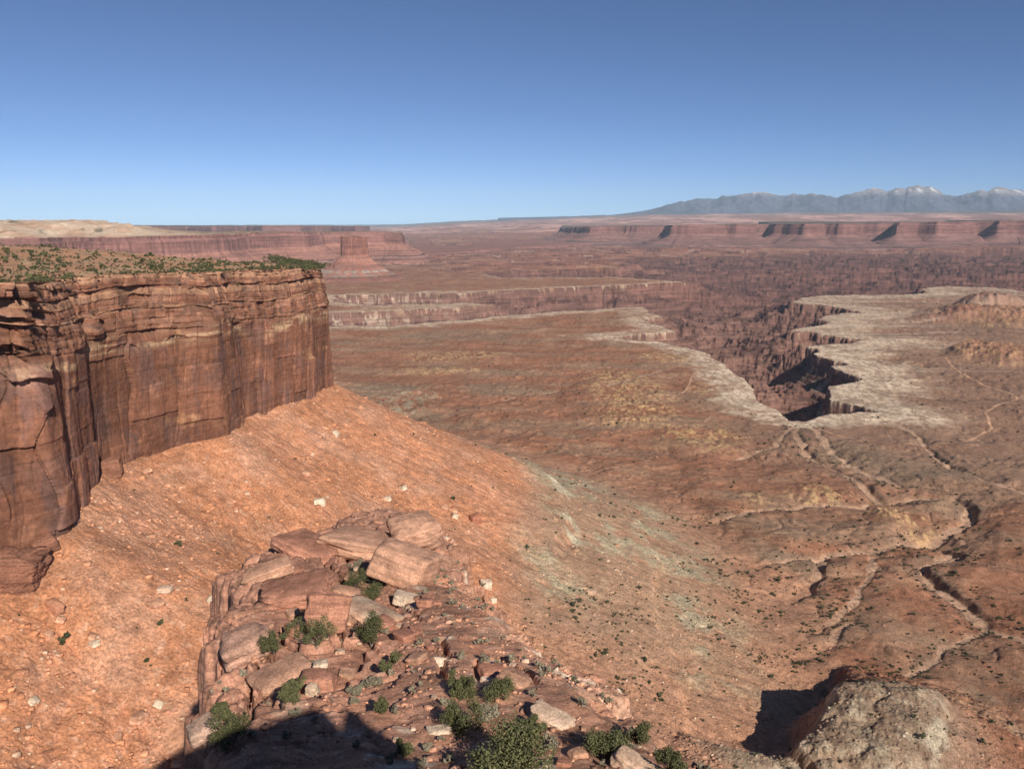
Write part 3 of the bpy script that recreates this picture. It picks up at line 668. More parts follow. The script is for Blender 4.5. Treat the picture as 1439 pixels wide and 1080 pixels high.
# snow-dusted range on the skyline
def mountains():
    R = [(700, 306), (800, 304), (860, 302), (900, 297), (930, 292), (950, 286), (972, 282), (985, 279), (1000, 281), (1015, 277), (1030, 277), (1045, 273), (1058, 272), (1070, 271), (1085, 274), (1100, 275.5), (1115, 273), (1128, 275), (1140, 272.5), (1160, 276), (1178, 278), (1195, 274), (1210, 270), (1220, 266), (1230, 264.5), (1238, 268), (1248, 270),
         (1260, 266), (1272, 266.5), (1280, 263), (1290, 262), (1300, 264), (1308, 263.5), (1318, 268), (1326, 275), (1340, 277), (1355, 275), (1365, 272), (1378, 268), (1388, 269), (1397, 265.5), (1405, 264), (1415, 266), (1425, 268), (1439, 269), (1470, 275), (1520, 284), (1600, 296), (1700, 303), (1800, 306)]
    px = np.linspace(700, 1800, 900); py = np.interp(px, [a for a, _ in R], [b for _, b in R])
    D0 = 45000.0; py = py - 2.6 * fbm(px / 16, px * 0, 4, 851, 0.6) * sstep(900, 960, px)
    hx = (px - CX) / F * D0 / (cP + 0.25 * sP); crest = np.array([at_y(a, b, D0)[2] for a, b in zip(px, py)]); xs = np.array([at_y(a, b, D0)[0] for a, b in zip(px, py)])
    yy = np.linspace(33000, 52000, 190)
    X = xs[:, None] * (yy[None, :] / D0); Y = 0 * X + yy[None, :]
    t = (yy - 36000) / (D0 - 36000)
    prof = np.where(t < 1, np.clip(t, 0, 1) ** 1.5, np.clip(1 - (t - 1) * 1.3, 0, 1))[None, :]
    base = np.interp(yy, [33000, 38500, 45000, 52000], [-700, -330, -60, -100])[None, :]
    rid = fbm(X / 2600, Y / 5200, 5, 801, ridged=True)
    Z = base + (crest[:, None] - base) * prof + 620 * (rid - 0.3) * np.clip(prof, 0, 1) ** 0.7 * (1 - prof ** 6) * sstep(100, 900, crest[:, None]) + 90 * fbm(X / 700, Y / 900, 4, 841, ridged=True) * prof * sstep(300, 900, crest[:, None]) 
    hgt = Z + 180 * fbm(X / 900, Y / 900, 4, 811)
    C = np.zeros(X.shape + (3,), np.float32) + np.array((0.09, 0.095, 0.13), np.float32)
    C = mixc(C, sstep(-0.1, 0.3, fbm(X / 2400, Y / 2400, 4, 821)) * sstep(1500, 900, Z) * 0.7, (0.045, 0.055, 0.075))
    C = mixc(C, sstep(1150, 1600, hgt) * 0.8, (0.30, 0.26, 0.24))
    C = mixc(C, sstep(1330, 1650, hgt) * sstep(0.1, 0.35, fbm(X / 700, Y / 1300, 4, 831)) * 0.9, (0.6, 0.6, 0.62))
    me = mesh_np("mountains", np.stack([X, Y, Z], -1).reshape(-1, 3), grid_faces(*X.shape), np.concatenate([C, 0 * X[..., None]], -1).reshape(-1, 4), True, M_MOUNT)
    tag(obj("mountains", me), kind="structure")
mountains()
print("far", time.time() - T0)

# ------------------------------------------------------------------ the rock shelf below the viewer
EDGE_PX = [(250, 1100), (282, 1045), (308, 1005), (326, 965), (331, 930), (326, 905), (333, 872), (334, 842), (336, 800), (352, 782), (390, 762), (440, 742), (480, 726), (520, 716), (560, 712), (600, 722), (620, 750), (634, 790), (655, 826), (690, 858), (740, 886), (795, 920), (842, 952), (888, 990), (930, 1030), (975, 1075), (1060, 1130)]
def shelf_plane(x, y):
    return -17.7 - 0.273 * y
def px_on_plane(px, py):
    u, f, d = ray(px, py); t = -17.7 / (d + 0.273 * f)
    return (u * t, f * t)
SH_EDGE = [px_on_plane(a, b) for a, b in EDGE_PX]
SH_EDGE = SH_EDGE + [(22, 20), (24, 4), (-24, 4), (-20, 22)]
CRACKS = [([(430, 740), (462, 790), (480, 800), (492, 830), (500, 845)], 0.5, 3.0), ([(470, 735), (478, 762), (492, 780)], 0.35, 1.5), ([(395, 782), (420, 795), (455, 800), (490, 805)], 0.3, 0.8),
          ([(372, 805), (410, 812), (450, 815)], 0.25, 0.8), ([(385, 835), (420, 832), (450, 822)], 0.25, 0.8), ([(545, 725), (580, 745), (596, 765), (605, 765)], 0.35, 1.5), ([(395, 870), (395, 900), (420, 905)], 0.3, 1.2),
          ([(390, 930), (360, 960), (345, 1010)], 0.3, 1.2), ([(372, 900), (356, 935), (342, 970), (335, 1000)], 0.3, 1.4), ([(420, 915), (400, 955), (375, 975), (395, 985)], 0.3, 1.0), ([(470, 880), (485, 895), (500, 885)], 0.5, 1.5),
          ([(545, 830), (575, 855), (600, 872), (615, 868)], 0.25, 0.6), ([(620, 895), (628, 915), (640, 922)], 0.3, 0.9), ([(620, 925), (622, 945), (640, 960)], 0.3, 0.9), ([(668, 925), (672, 950), (690, 960)], 0.25, 0.8),
          ([(660, 905), (700, 918), (740, 940), (755, 960)], 0.2, 0.6), ([(565, 900), (600, 905), (640, 930)], 0.15, 0.3), ([(500, 860), (540, 870), (590, 860)], 0.15, 0.4), ([(480, 850), (505, 870), (515, 885)], 0.4, 1.5)]
CRACKS = [([px_on_plane(*p) for p in P], w_, d_) for P, w_, d_ in CRACKS]
def shelf(X, Y):
    d = sdf(X + 5.5 * fbm(X / 7, Y / 7, 5, 901, 0.6), Y + 5.5 * fbm(X / 7 + 5, Y / 7, 5, 902, 0.6), SH_EDGE) + 1.2
    n = fbm(X / 14, Y / 14, 4, 911); n2 = fbm(X / 3.5, Y / 3.5, 4, 921); n3 = fbm(X / 0.9, Y / 0.9, 3, 931)
    left = sstep(-0.10, -0.24, X / (Y + 1e-3) - 0.03 * n) * sstep(30, 50, Y) # broken ledges on the left side
    far = sstep(62, 78, Y)
    rough = np.clip(left + 0.4 * far, 0, 1)
    base = shelf_plane(X, Y) + 0.9 * n
    bed = base + 0.22 * X * left + 0.5 * n2                   # dips away to the left
    z = base + (terrace(bed + 0.6 * n2, 1.5, 0.85) - bed) * (0.10 + 0.8 * rough) + (terrace(bed + 0.2 * n3, 0.45, 0.7) - bed) * (0.10 + 0.3 * rough)
    sand = sstep(-0.15, 0.2, fbm(X / 9, Y / 9, 4, 955) + 0.25 * sstep(70, 45, Y)) * (1 - rough) * sstep(-6, 2, X + 0.1 * Y)
    z = z * (1 - sand) + (base - 0.15 + 0.05 * n3) * sand
    # block joints
    a = X * 0.83 + Y * 0.55 + 0.8 * n2; b = -X * 0.5 + Y * 0.87 + 0.8 * n2
    ci, cd = cells(a + 40, 5.5, 71); cj, ce = cells(b + 3.3 * ci + 60, 8.0, 72)
    z = z + (h1(ci * 53 + cj, 73) - 0.5) * 0.9 * rough
    jn = np.exp(-(np.minimum(cd, ce) / 0.16) ** 2) * (h1(ci * 17 + cj, 74) > 0.4)
    z = z - jn * (0.7 * rough)
    # smooth slickrock waves on the right
    z = z + (1 - rough) * (0.07 * fbm(X / 6, Y / 3.2, 3, 941) + 0.09 * n2 + 0.10 * n3 * sstep(0, 0.3, n2))
    sl = fbm(X / 3.2 + 0.6 * n2, Y / 5.5, 3, 943); z = z - (1 - rough) * 0.13 * np.exp(-(sl / 0.022) ** 2) * sstep(-0.1, 0.2, n)
    crk = 0 * X
    for P, w_, dp in CRACKS:
        dd, _ = seg_dist(X + 0.25 * n3 + 0.2 * n2, Y + 0.25 * n2, P)
        c = sstep(w_ * 1.1, w_ * 0.5, dd); z = z - dp * c; crk = np.maximum(crk, c)
    # rounded edge, then the drop
    right = sstep(-4, 10, X)
    z = z - right * 1.6 * np.clip(1 - d / 6, 0, 1) ** 2 * (d > 0) - (1 - right) * 1.4 * np.clip(1 - d / 4, 0, 1) ** 1.5 * (d > 0)
    out = np.maximum(-d, 0)
    z = z - right * (1.6 + 2.2 * out + 1.0 * terrace(out * 2.0, 3.0)) * (d <= 0) - (1 - right) * (1.4 + 6.0 * out) * (d <= 0)
    z = np.maximum(z, -185)
    C = np.zeros(X.shape + (3,), np.float32) + np.array((0.40, 0.20, 0.128), np.float32)
    C = mixc(C, sstep(-0.1, 0.35, n2 + 0.6 * n) * 0.6, (0.46, 0.245, 0.16))
    C = mixc(C, left * 0.5, (0.33, 0.165, 0.115))
    C = mixc(C, sstep(0.15, 0.4, fbm(X / 6, Y / 6, 4, 951)) * (1 - rough) * 0.75, (0.52, 0.25, 0.15))      # sand pockets
    C = mixc(C, sand * 0.85, (0.47, 0.245, 0.155)); C = mixc(C, sand * sstep(0.05, 0.4, fbm(X / 3, Y / 3, 4, 956)) * 0.5, (0.56, 0.35, 0.24))
    pale = sstep(0.28, 0.42, fbm(X / 4, Y / 2.5, 4, 961)) * (1 - left); C = mixc(C, pale * 0.8, (0.62, 0.48, 0.36))
    C = mixc(C, sstep(0.25, 0.45, fbm(X / 2, Y / 2, 4, 971)) * 0.5, (0.25, 0.12, 0.085))
    C = mixc(C, sstep(0.3, 0.45, fbm(X / 0.7, Y / 0.7, 3, 981)) * 0.35, (0.6, 0.42, 0.3))
    return z, C
xs = np.arange(-44, 46, 0.15); ys = np.concatenate([np.arange(8, 90, 0.15), np.arange(90, 152, 0.3)])
SX, SY = np.meshgrid(xs, ys, indexing='ij')
SZ, SC = shelf(SX, SY)
me = mesh_np("rock_shelf", np.stack([SX, SY, SZ], -1).reshape(-1, 3), grid_faces(*SX.shape)[:, ::-1], np.concatenate([SC, np.ones(SX.shape + (1,))], -1).reshape(-1, 4), False, M_OUT)
tag(obj("rock_shelf", me), kind="structure")
def sz(x, y):
    i = np.clip((np.asarray(x) - xs[0]) / 0.15, 0, len(xs) - 2).astype(int); j = np.clip(np.interp(y, ys, np.arange(len(ys))), 0, len(ys) - 2).astype(int)
    return SZ[i, j]
def hit_shelf(px, py):
    u, f, d = ray(px, py); t = np.linspace(15, 190, 4000)
    z = sz(u * t, f * t); z = np.where((f * t < 150) & (np.abs(u * t) < 44), z, -999)
    k = np.argmax(d * t <= z); return np.array((u * t[k], f * t[k], z[k]))
print("shelf", time.time() - T0)

# ------------------------------------------------------------------ the rock the viewer stands on: it throws the big shadow at the bottom
def overlook():
    sh = [(330, 1024), (352, 1018), (372, 1019), (392, 1008), (420, 1000), (450, 990), (486, 990), (508, 1002), (530, 1020), (552, 1040), (570, 1062), (580, 1090), (590, 1140)]
    pts = []
    for px, py in sh:
        p = np.array([*px_on_plane(px, py), 0.0])
        p[2] = shelf_plane(p[0], p[1])
        k = (-5.0 - p[1]) / TO_SUN.y
        pts.append((p[0] + TO_SUN.x * k, p[2] + TO_SUN.z * k))
    x = np.array([a for a, _ in pts]); z = np.array([b for _, b in pts])
    o = np.argsort(x); x, z = x[o], z[o]
    q = np.linspace(x[0] - 40, x[-1] + 30, 260)
    top = np.interp(q, np.r_[x[0] - 40, x[0] - 12, x, x[-1] + 6, x[-1] + 30], np.r_[z[0] - 30, z[0] - 6, z, z[-1] - 12, z[-1] - 30])
    d = np.linspace(0, 24, 60)
    X = q[:, None] + 0 * d[None]; Y = -5.0 - d[None] + 0 * q[:, None]
    Zt = top[:, None] + 0.2 * fbm(X / 2.5, Y / 2.5, 4, 991) - 0.05 * np.maximum(d[None] - 2, 0) ** 1.3 * 1.0 
    rows = 40; u = np.linspace(1, 0, rows)[None, :-1]
    zf = -70.0
    FZ = zf + (Zt[:, :1] - zf) * (1 - u)
    FY = -5.0 + 1.2 * fbm(q[:, None] / 5, FZ / 3, 4, 992) + 3.5 * u
    FX = q[:, None] + 0 * u
    V = np.stack([np.concatenate([FX, X], 1), np.concatenate([FY, Y], 1), np.concatenate([FZ, Zt], 1)], -1)
    c = np.zeros(V.shape[:2] + (4,), np.float32) + np.array((0.40, 0.2, 0.13, 1), np.float32)
    me = mesh_np("overlook_rock", V.reshape(-1, 3), grid_faces(*V.shape[:2])[:, ::-1], c.reshape(-1, 4), False, M_OUT)
    tag(obj("overlook_rock", me), kind="structure")
overlook()

# ------------------------------------------------------------------ dirt roads
def road(pts, w_, z0=-401):
    P = np.array([(*hit_ground(a, b)[:2],) for a, b in pts])
    q, P2, N = densify(P, 5.0, 22)
    off = np.array([-0.5, -0.17, 0.17, 0.5])[None] * w_ * (1 + 0.25 * perlin(q / 25, q * 0, 44)[:, None])
    X = P2[:, :1] + N[:, :1] * off; Y = P2[:, 1:2] + N[:, 1:2] * off
    return X, Y, gz(X, Y) + 0.45
vs, fs, nv_ = [], [], 0
for pts, w_ in [([(1439, 484), (1370, 497), (1328, 502), (1345, 520), (1385, 543), (1420, 553), (1431, 560), (1418, 565), (1400, 570), (1384, 580), (1390, 592), (1394, 602), (1380, 611), (1345, 623), (1290, 625), (1240, 622), (1180, 613), (1150, 603)], 6.0),
                ([(985, 512), (972, 530), (966, 545), (950, 556), (900, 556)], 5.0), ([(780, 470), (830, 474), (870, 470), (930, 465)], 7.0)]:
    X, Y, Z = road(pts, w_)
    vs.append(np.stack([X, Y, Z], -1).reshape(-1, 3)); fs.append(grid_faces(*X.shape) + nv_); nv_ += X.size
    me = mesh_np("dirt_road", vs[-1], grid_faces(*X.shape), None, True, M_ROAD)
    tag(obj("dirt_road", me), kind="structure")

# ------------------------------------------------------------------ rocks
def rock_mesh(seed, w_, d_, h_, cuts=12, rough=0.06, sub=4, col=(0.44, 0.22, 0.14), pale=0.0, sq=0.4, layer=0.0, name="boulder"):
    """an angular block: a rounded box trimmed by random joint planes, bedded and weathered"""
    r = np.random.RandomState(seed)
    pts = [np.array([i, j, k]) * r.uniform(0.66, 1.0, 3) for i in (-1, 1) for j in (-1, 1) for k in (-1, 1)]
    for ax in range(3):
        for sg in (-1, 1):
            p = r.uniform(-0.55, 0.55, 3); p[ax] = sg * r.uniform(0.94, 1.06); pts.append(p)
    bm = bmesh.new()
    for p in pts: bm.verts.new(p)
    res = bmesh.ops.convex_hull(bm, input=bm.verts[:])
    bmesh.ops.delete(bm, geom=list({g for g in res["geom_interior"] + res["geom_unused"] if isinstance(g, bmesh.types.BMVert)}), context='VERTS')
    bmesh.ops.triangulate(bm, faces=bm.faces[:])
    if sub >= 3:
        bmesh.ops.bevel(bm, geom=bm.edges[:], offset=0.05 + 0.10 * max(sq - 0.4, 0), segments=1, affect='EDGES')
        bmesh.ops.triangulate(bm, faces=bm.faces[:])
        target = {3: 0.5, 4: 0.22, 5: 0.12}[sub]
        for _ in range(5):
            es = [e for e in bm.edges if e.calc_length() > target]
            if not es: break
            bmesh.ops.subdivide_edges(bm, edges=es, cuts=1); bmesh.ops.triangulate(bm, faces=bm.faces[:])
    bm.normal_update()
    V = np.array([v.co[:] for v in bm.verts]); Fc = np.array([[v.index for v in f.verts] for f in bm.faces]); bm.free()
    ns = perlin(V[:, 0] * 2 + V[:, 2] * 1.3 + seed, V[:, 1] * 2 - V[:, 2], seed % 97) + 0.5 * perlin(V[:, 0] * 5 + V[:, 2] * 4, V[:, 1] * 5 - V[:, 2] * 3 + seed, seed % 89) + 0.35 * perlin(V[:, 0] * 11 + V[:, 2] * 7, V[:, 1] * 11 - V[:, 2] * 8 + seed, seed % 83)
    V = V * (1 + rough * 0.7 * ns)[:, None]
    nb_ = max(3.0, h_ / 0.4)
    k = h1(np.floor(V[:, 2] * nb_ * 0.5 + 20 + 0.5 * perlin(V[:, 0] * 2, V[:, 1] * 2, 3)), seed) - 0.5
    V[:, :2] *= (1 + (0.05 + layer) * k)[:, None]
    c = np.zeros((len(V), 4), np.float32); c[:, :3] = col; c[:, 3] = 1
    pm = np.clip(pale + 0.6 * perlin(V[:, 0] * 1.5 + seed, V[:, 1] * 1.5, 5), 0, 1) if pale else np.zeros(len(V))
    c[:, :3] = mixc(c[:, :3], pm, (0.62, 0.47, 0.34))
    V = V * np.array([w_, d_, h_]) / 2
    return mesh_np(name, V, Fc, c, False, M_OUT)
def rock(px, py, wpx, df, hf, yaw, tx, ty, seed, label, name="boulder", cat="boulder", sink=0.3, **kw):
    p = hit_shelf(px, py); D = np.linalg.norm(p); w_ = wpx * D / F
    h_ = w_ * hf
    o = obj(name, rock_mesh(seed, w_, w_ * df, h_, name=name, **kw))
    o.location = (p[0], p[1], p[2] + h_ * (0.5 - sink)); o.rotation_euler = (math.radians(tx), math.radians(ty), math.radians(yaw))
    tag(o, label, cat); return o
RED = (0.40, 0.19, 0.125); TAN = (0.47, 0.26, 0.17)
rock(566, 812, 92, 0.75, 0.62, -18, -14, 12, 1, "big angular block with flat sunlit face and pale left edge near the shelf's far end", col=TAN, cuts=14, rough=0.03, sq=0.42, sub=5, sink=0.2)
rock(582, 762, 74, 0.9, 0.62, 20, 8, -10, 2, "rounded red boulder with a hollow under it at the shelf's far tip", col=TAN, cuts=6, rough=0.08, sq=0.7, sub=5, sink=0.22)
rock(512, 768, 112, 0.95, 0.24, -15, -10, 6, 3, "wide smooth tan slab beside the rounded boulder at the shelf's far tip", "rock_slab", "rock slab", col=TAN, cuts=7, rough=0.05, sq=0.5, sub=5, sink=0.35, layer=0.05)
rock(432, 772, 88, 0.7, 0.22, -30, -6, 10, 4, "slanting red slab left of the wide tan slab on the shelf's far left shoulder", "rock_slab", "rock slab", col=RED, cuts=8, rough=0.05, sub=5, sink=0.3, layer=0.06)
rock(378, 806, 70, 0.5, 0.26, 25, 4, -12, 5, "thin tilted slab jutting over the slope on the shelf's left edge", "rock_slab", "rock slab", col=TAN, cuts=6, rough=0.04, sub=5, sink=0.3, layer=0.06)
rock(412, 838, 92, 0.75, 0.26, 5, 3, -8, 6, "broad dark red ledge of stacked layers on the shelf's left side", "rock_slab", "rock slab", col=RED, cuts=9, rough=0.07, sub=5, sink=0.3, layer=0.14)
rock(460, 880, 60, 0.34, 0.95, 28, -18, 16, 7, "upright leaning slab with a black gap on its left", "rock_slab", "rock slab", col=RED, cuts=10, rough=0.04, sq=0.45, sub=5, sink=0.2, layer=0.05)
rock(517, 872, 84, 0.7, 0.34, -22, -8, 12, 8, "slab with a pale broken edge right of the upright leaning slab", "rock_slab", "rock slab", col=TAN, pale=0.35, cuts=10, rough=0.05, sub=5, sink=0.3, layer=0.06)
rock(572, 846, 46, 0.6, 0.34, -20, -6, 8, 9, "whitish rounded boulder at the middle of the shelf's right half", col=(0.52, 0.36, 0.25), pale=0.6, cuts=6, rough=0.06, sub=4, sink=0.3)
rock(346, 915, 62, 0.8, 0.62, 30, 0, -14, 10, "rounded grey-red boulder overhanging the slope on the left edge", col=(0.43, 0.25, 0.18), cuts=8, rough=0.06, sq=0.6, sub=5, sink=0.3, layer=0.05)
rock(398, 958, 76, 0.95, 0.34, 40, -4, -8, 11, "large smooth tan slab between two juniper bushes on the left", "rock_slab", "rock slab", col=TAN, cuts=6, rough=0.05, sq=0.6, sub=5, sink=0.3, layer=0.04)
rock(446, 965, 46, 0.9, 0.62, 10, 0, 0, 12, "red boulder with a pale round stone on top, near the big shadow", col=RED, cuts=10, rough=0.06, sub=5, sink=0.25)
rock(452, 948, 20, 0.9, 0.8, 10, 0, 0, 13, "pale round stone behind the red boulder near the big shadow", col=(0.56, 0.42, 0.3), cuts=4, rough=0.05, sub=3, sink=-0.25, sq=0.75)
rock(439, 976, 18, 0.8, 0.9, -10, 10, 0, 14, "small pale block leaning on the red boulder near the big shadow", col=(0.56, 0.40, 0.28), cuts=8, rough=0.04, sub=3, sink=0.1)
rock(288, 1050, 40, 0.8, 0.55, 35, 0, -20, 15, "pale rock at the lower left edge beside two olive bushes", col=(0.46, 0.30, 0.22), cuts=10, rough=0.06, sub=4, sink=0.3)
rock(488, 838, 44, 0.6, 0.4, -12, -5, 8, 16, "tan slab right of the deep black crack", "rock_slab", "rock slab", col=TAN, cuts=9, rough=0.05, sub=4, sink=0.3, layer=0.08)
rock(606, 848, 30, 0.45, 0.22, 5, 0, 5, 17, "low dark-edged slab right of the whitish boulder", "rock_slab", "rock slab", col=RED, cuts=7, rough=0.04, sub=4, sink=0.2)
rock(478, 917, 14, 0.8, 0.4, 0, 0, 0, 18, "small flat oval stone below the tall upright juniper", "stone", "stone", col=TAN, pale=0.4, cuts=4, sub=3, sq=0.8)
rock(616, 1028, 34, 0.6, 0.26, 5, 0, 0, 19, "flat whitish rock in the sand near the bottom centre", "stone", "stone", col=(0.58, 0.44, 0.32), pale=0.4, cuts=8, sub=4, sink=0.4)
rock(720, 960, 44, 0.7, 0.34, -25, 0, 10, 20, "cracked red slab on the shelf's right edge behind a low bush", "rock_slab", "rock slab", col=TAN, cuts=9, sub=4, sink=0.4, layer=0.06)
rock(690, 945, 36, 0.8, 0.4, 15, 0, 8, 21, "square red block by the round juniper on the shelf's right side", col=RED, cuts=12, sub=4, sink=0.45)
rock(776, 1010, 60, 0.6, 0.26, -30, 0, 12, 22, "pale rounded hump of slickrock at the shelf's right edge", col=(0.56, 0.38, 0.27), pale=0.25, cuts=5, sub=5, sq=0.75, sink=0.4)
rock(896, 1078, 70, 0.5, 0.3, -32, 0, 14, 23, "smooth pale slickrock lip in the bottom right corner of the shelf", "rock_slab", "rock slab", col=(0.54, 0.35, 0.24), pale=0.2, cuts=4, sub=5, sq=0.75, sink=0.45)
rock(812, 1062, 26, 0.7, 0.5, 20, 0, 0, 24, "jumbled tan block left of the dark bush near the bottom right", col=TAN, cuts=10, sub=4, sink=0.35)
rock(792, 1074, 22, 0.7, 0.5, -20, 0, 0, 25, "low cracked stone by the big juniper at the bottom edge", "stone", "stone", col=RED, cuts=10, sub=4, sink=0.4)
rb = np.random.RandomState(77)
for k in range(34):
    px, py = rb.uniform(352, 605), rb.uniform(748, 965)
    if px < 352 + 60 * (py < 790): continue
    o = rock(px, py, rb.uniform(10, 30), rb.uniform(0.6, 1), rb.uniform(0.3, 0.7), rb.uniform(0, 360), rb.uniform(-12, 12), rb.uniform(-12, 12), 200 + k, "angular red block among the broken ledges of the rock shelf", col=(RED, TAN, (0.36, 0.17, 0.115))[k % 3], cuts=14, sub=3)
    o["group"] = "angular blocks on the rock shelf"
def rock_ground(px, py, wpx, df, hf, yaw, ty, seed, label, sink=0.35, **kw):
    p = hit_ground(px, py); w_ = wpx * np.linalg.norm(p) / F
    o = obj("boulder", rock_mesh(seed, w_, w_ * df, w_ * hf, name="boulder", **kw)); o.location = p + np.array([0, 0, w_ * hf * (0.5 - sink)]); o.rotation_euler = (0, math.radians(ty), math.radians(yaw))
    tag(o, label, "boulder")
DRK = (0.24, 0.11, 0.07)
rock_ground(22, 815, 62, 0.8, 0.9, 20, 10, 301, "dark broken rock mass at the foot of the cliff by the left edge", col=DRK, sub=5, rough=0.12, layer=0.1)
rock_ground(62, 770, 30, 0.8, 0.8, 50, -8, 302, "small dark block where the cliff meets the slope at the far left", col=DRK, sub=4, rough=0.1)
rock_ground(78, 855, 26, 0.5, 0.6, -30, 10, 303, "low red ledge sticking out of the slope below the dark rock mass", col=(0.42, 0.2, 0.12), sub=4, rough=0.1)
rock_ground(155, 662, 30, 0.8, 0.9, 30, 0, 304, "rounded rock knob at the inner corner of the cliff foot", col=DRK, sub=4, rough=0.1)
rock_ground(232, 829, 20, 0.8, 0.4, 10, 0, 305, "flat pale boulder alone on the orange slope", col=(0.55, 0.38, 0.27), sub=4)
rock_ground(449, 707, 17, 0.7, 0.6, 10, 0, 306, "whitish boulder on the slope above the rock shelf's left end", col=(0.66, 0.52, 0.38), sub=4)
rock_ground(683, 825, 16, 0.8, 1.0, 10, 0, 307, "pale pointed boulder on the slope right of the rock shelf", col=(0.62, 0.46, 0.33), sub=4)
rock_ground(693, 845, 10, 0.8, 0.8, 40, 0, 308, "small pale boulder just below the pale pointed one", col=(0.62, 0.46, 0.33), sub=4)
rock_ground(830, 833, 16, 0.7, 0.5, 0, 0, 309, "flat tan boulder far right of the pale pointed one", col=(0.5, 0.33, 0.22), sub=4)
rock_ground(668, 732, 16, 0.8, 1.0, 30, 0, 310, "red-brown block at the edge of the pale green rubble", col=(0.36, 0.15, 0.09), sub=4)
for k, (px, py, wp) in enumerate([(505, 905, 7), (590, 905, 9), (556, 1040, 8), (480, 940, 6), (610, 980, 9), (584, 960, 6), (646, 1002, 8), (735, 1000, 9), (760, 985, 7), (690, 1005, 6), (668, 1052, 9), (600, 930, 6), (500, 800, 8), (512, 808, 6), (560, 880, 8), (690, 925, 8), (720, 935, 9), (820, 1025, 9), (845, 1035, 8), (470, 990, 7), (425, 925, 7), (380, 880, 8), (395, 760, 8), (630, 870, 6)]):
    o = rock(px, py, wp, 0.8, 0.6, k * 37, 0, 0, 60 + k, "small loose stone lying on the red rock shelf", "stone", "stone", col=TAN if k % 2 else (0.55, 0.38, 0.27), cuts=8, sub=3)
    o["group"] = "loose stones on the rock shelf"

# ------------------------------------------------------------------ plants
def sprays(seed, blobs, n, leaf, flat=1.0):
    """leaf sprays spread through the given blobs (x, y, z, radius): many small quads, tone per leaf"""
    r = np.random.RandomState(seed); V = []; T = []
    tot = sum(b[3] ** 2 for b in blobs)
    for x, y, z, R in blobs:
        m = max(20, int(n * R * R / tot))
        d = r.randn(m, 3); d /= np.linalg.norm(d, axis=1)[:, None]
        rad = R * (0.4 + 0.75 * r.rand(m) ** 0.8) * (1 + 0.22 * np.sin(d[:, 0] * 5 + seed) * np.cos(d[:, 1] * 4 + d[:, 2] * 5))
        c = np.array([x, y, z]) + d * rad[:, None] * np.array([1, 1, flat])
        nrm = d + 0.7 * r.randn(m, 3); nrm /= np.linalg.norm(nrm, axis=1)[:, None]
        a = np.cross(nrm, r.randn(m, 3)); a /= np.linalg.norm(a, axis=1)[:, None]; b = np.cross(nrm, a)
        s = leaf * (0.6 + 0.8 * r.rand(m))[:, None]
        V.append(np.stack([c - a * s, c - b * s * 0.55, c + a * s, c + b * s * 0.55], 1))
        T.append(np.repeat(np.clip(r.rand(m) * 0.8 + 0.2 * r.rand(), 0, 1)[:, None], 4, 1))
    V = np.concatenate(V).reshape(-1, 3); T = np.concatenate(T).reshape(-1)
    V[:, 2] = np.maximum(V[:, 2], 0.02)
    return V, np.arange(len(V)).reshape(-1, 4), np.stack([T, T, T], -1)
def tube_tree(seed, blobs, base_r):
    """bent trunk and boughs reaching into each blob"""
    r = np.random.RandomState(seed + 5); V = []; Fc = []; n = 0
    for x, y, z, R in blobs:
        p0 = np.array([0, 0, -0.25]); p3 = np.array([x, y, z + 0.2 * R]); pts = []
        p1 = p0 + np.array([0, 0, 0.5 * z]) + 0.25 * r.randn(3) * R; p2 = p3 * 0.6 + 0.2 * r.randn(3) * R
        for t in np.linspace(0, 1, 7):
            pts.append((1 - t) ** 3 * p0 + 3 * t * (1 - t) ** 2 * p1 + 3 * t * t * (1 - t) * p2 + t ** 3 * p3)
        for i, p in enumerate(pts):
            rad = base_r * (1 - i / 7.5)
            for k in range(6):
                a = k * math.pi / 3; V.append(p + rad * np.array([math.cos(a), math.sin(a), 0.0]) * (1 + 0.2 * r.rand()))
        for i in range(6):
            for k in range(6):
                Fc.append((n + i * 6 + k, n + i * 6 + (k + 1) % 6, n + i * 6 + 6 + (k + 1) % 6, n + i * 6 + 6 + k))
        n += 42
    return np.array(V), np.array(Fc)
def crown_blobs(seed, n, w_, h_, tall=False):
    r = np.random.RandomState(seed); B = []
    for i in range(n):
        a = r.rand() * 6.28; q = r.rand() ** 0.6 * 0.45 * w_
        zz = h_ * (0.25 + 0.5 * r.rand())
        if tall: q *= (1.15 - zz / h_)
        B.append((q * math.cos(a), q * math.sin(a), zz, w_ * r.uniform(0.09, 0.22)))
    if tall: B.append((0.05 * w_, 0, h_ * 0.86, w_ * 0.14))
    return B
def bush(px, py, wpx, hf, seed, label, name="juniper_bush", cat="juniper", mat=None, n=9, dens=1.0, tall=False, flat=1.0, wood=True, leaf=None):
    p = hit_shelf(px, py); D = np.linalg.norm(p); w_ = wpx * D / F; h_ = w_ * hf
    root = bpy.data.objects.new(name, None); COL.objects.link(root); root.location = p
    tag(root, label, cat)
    B = crown_blobs(seed, int(n * 1.5), w_, h_, tall)
    lf = leaf or max(0.05, w_ * 0.019)
    nl = int(dens * 4200)
    V, Fc, c = sprays(seed, B, nl, lf, flat)
    obj("foliage", mesh_np("foliage", V, Fc, c, False, mat or M_JUN), root)
    if wood:
        V, Fc = tube_tree(seed, B[:11], w_ * 0.02); obj("trunk", mesh_np("trunk", V, Fc, None, True, M_WOOD), root)
    return root
bush(500, 826, 36, 0.75, 101, "round olive juniper left of a darker one, below the big angular block")
bush(536, 819, 38, 0.75, 102, "dark juniper touching the foot of the big angular block")
bush(528, 838, 40, 0.42, 103, "low spreading green shrub left of the whitish boulder", n=12)
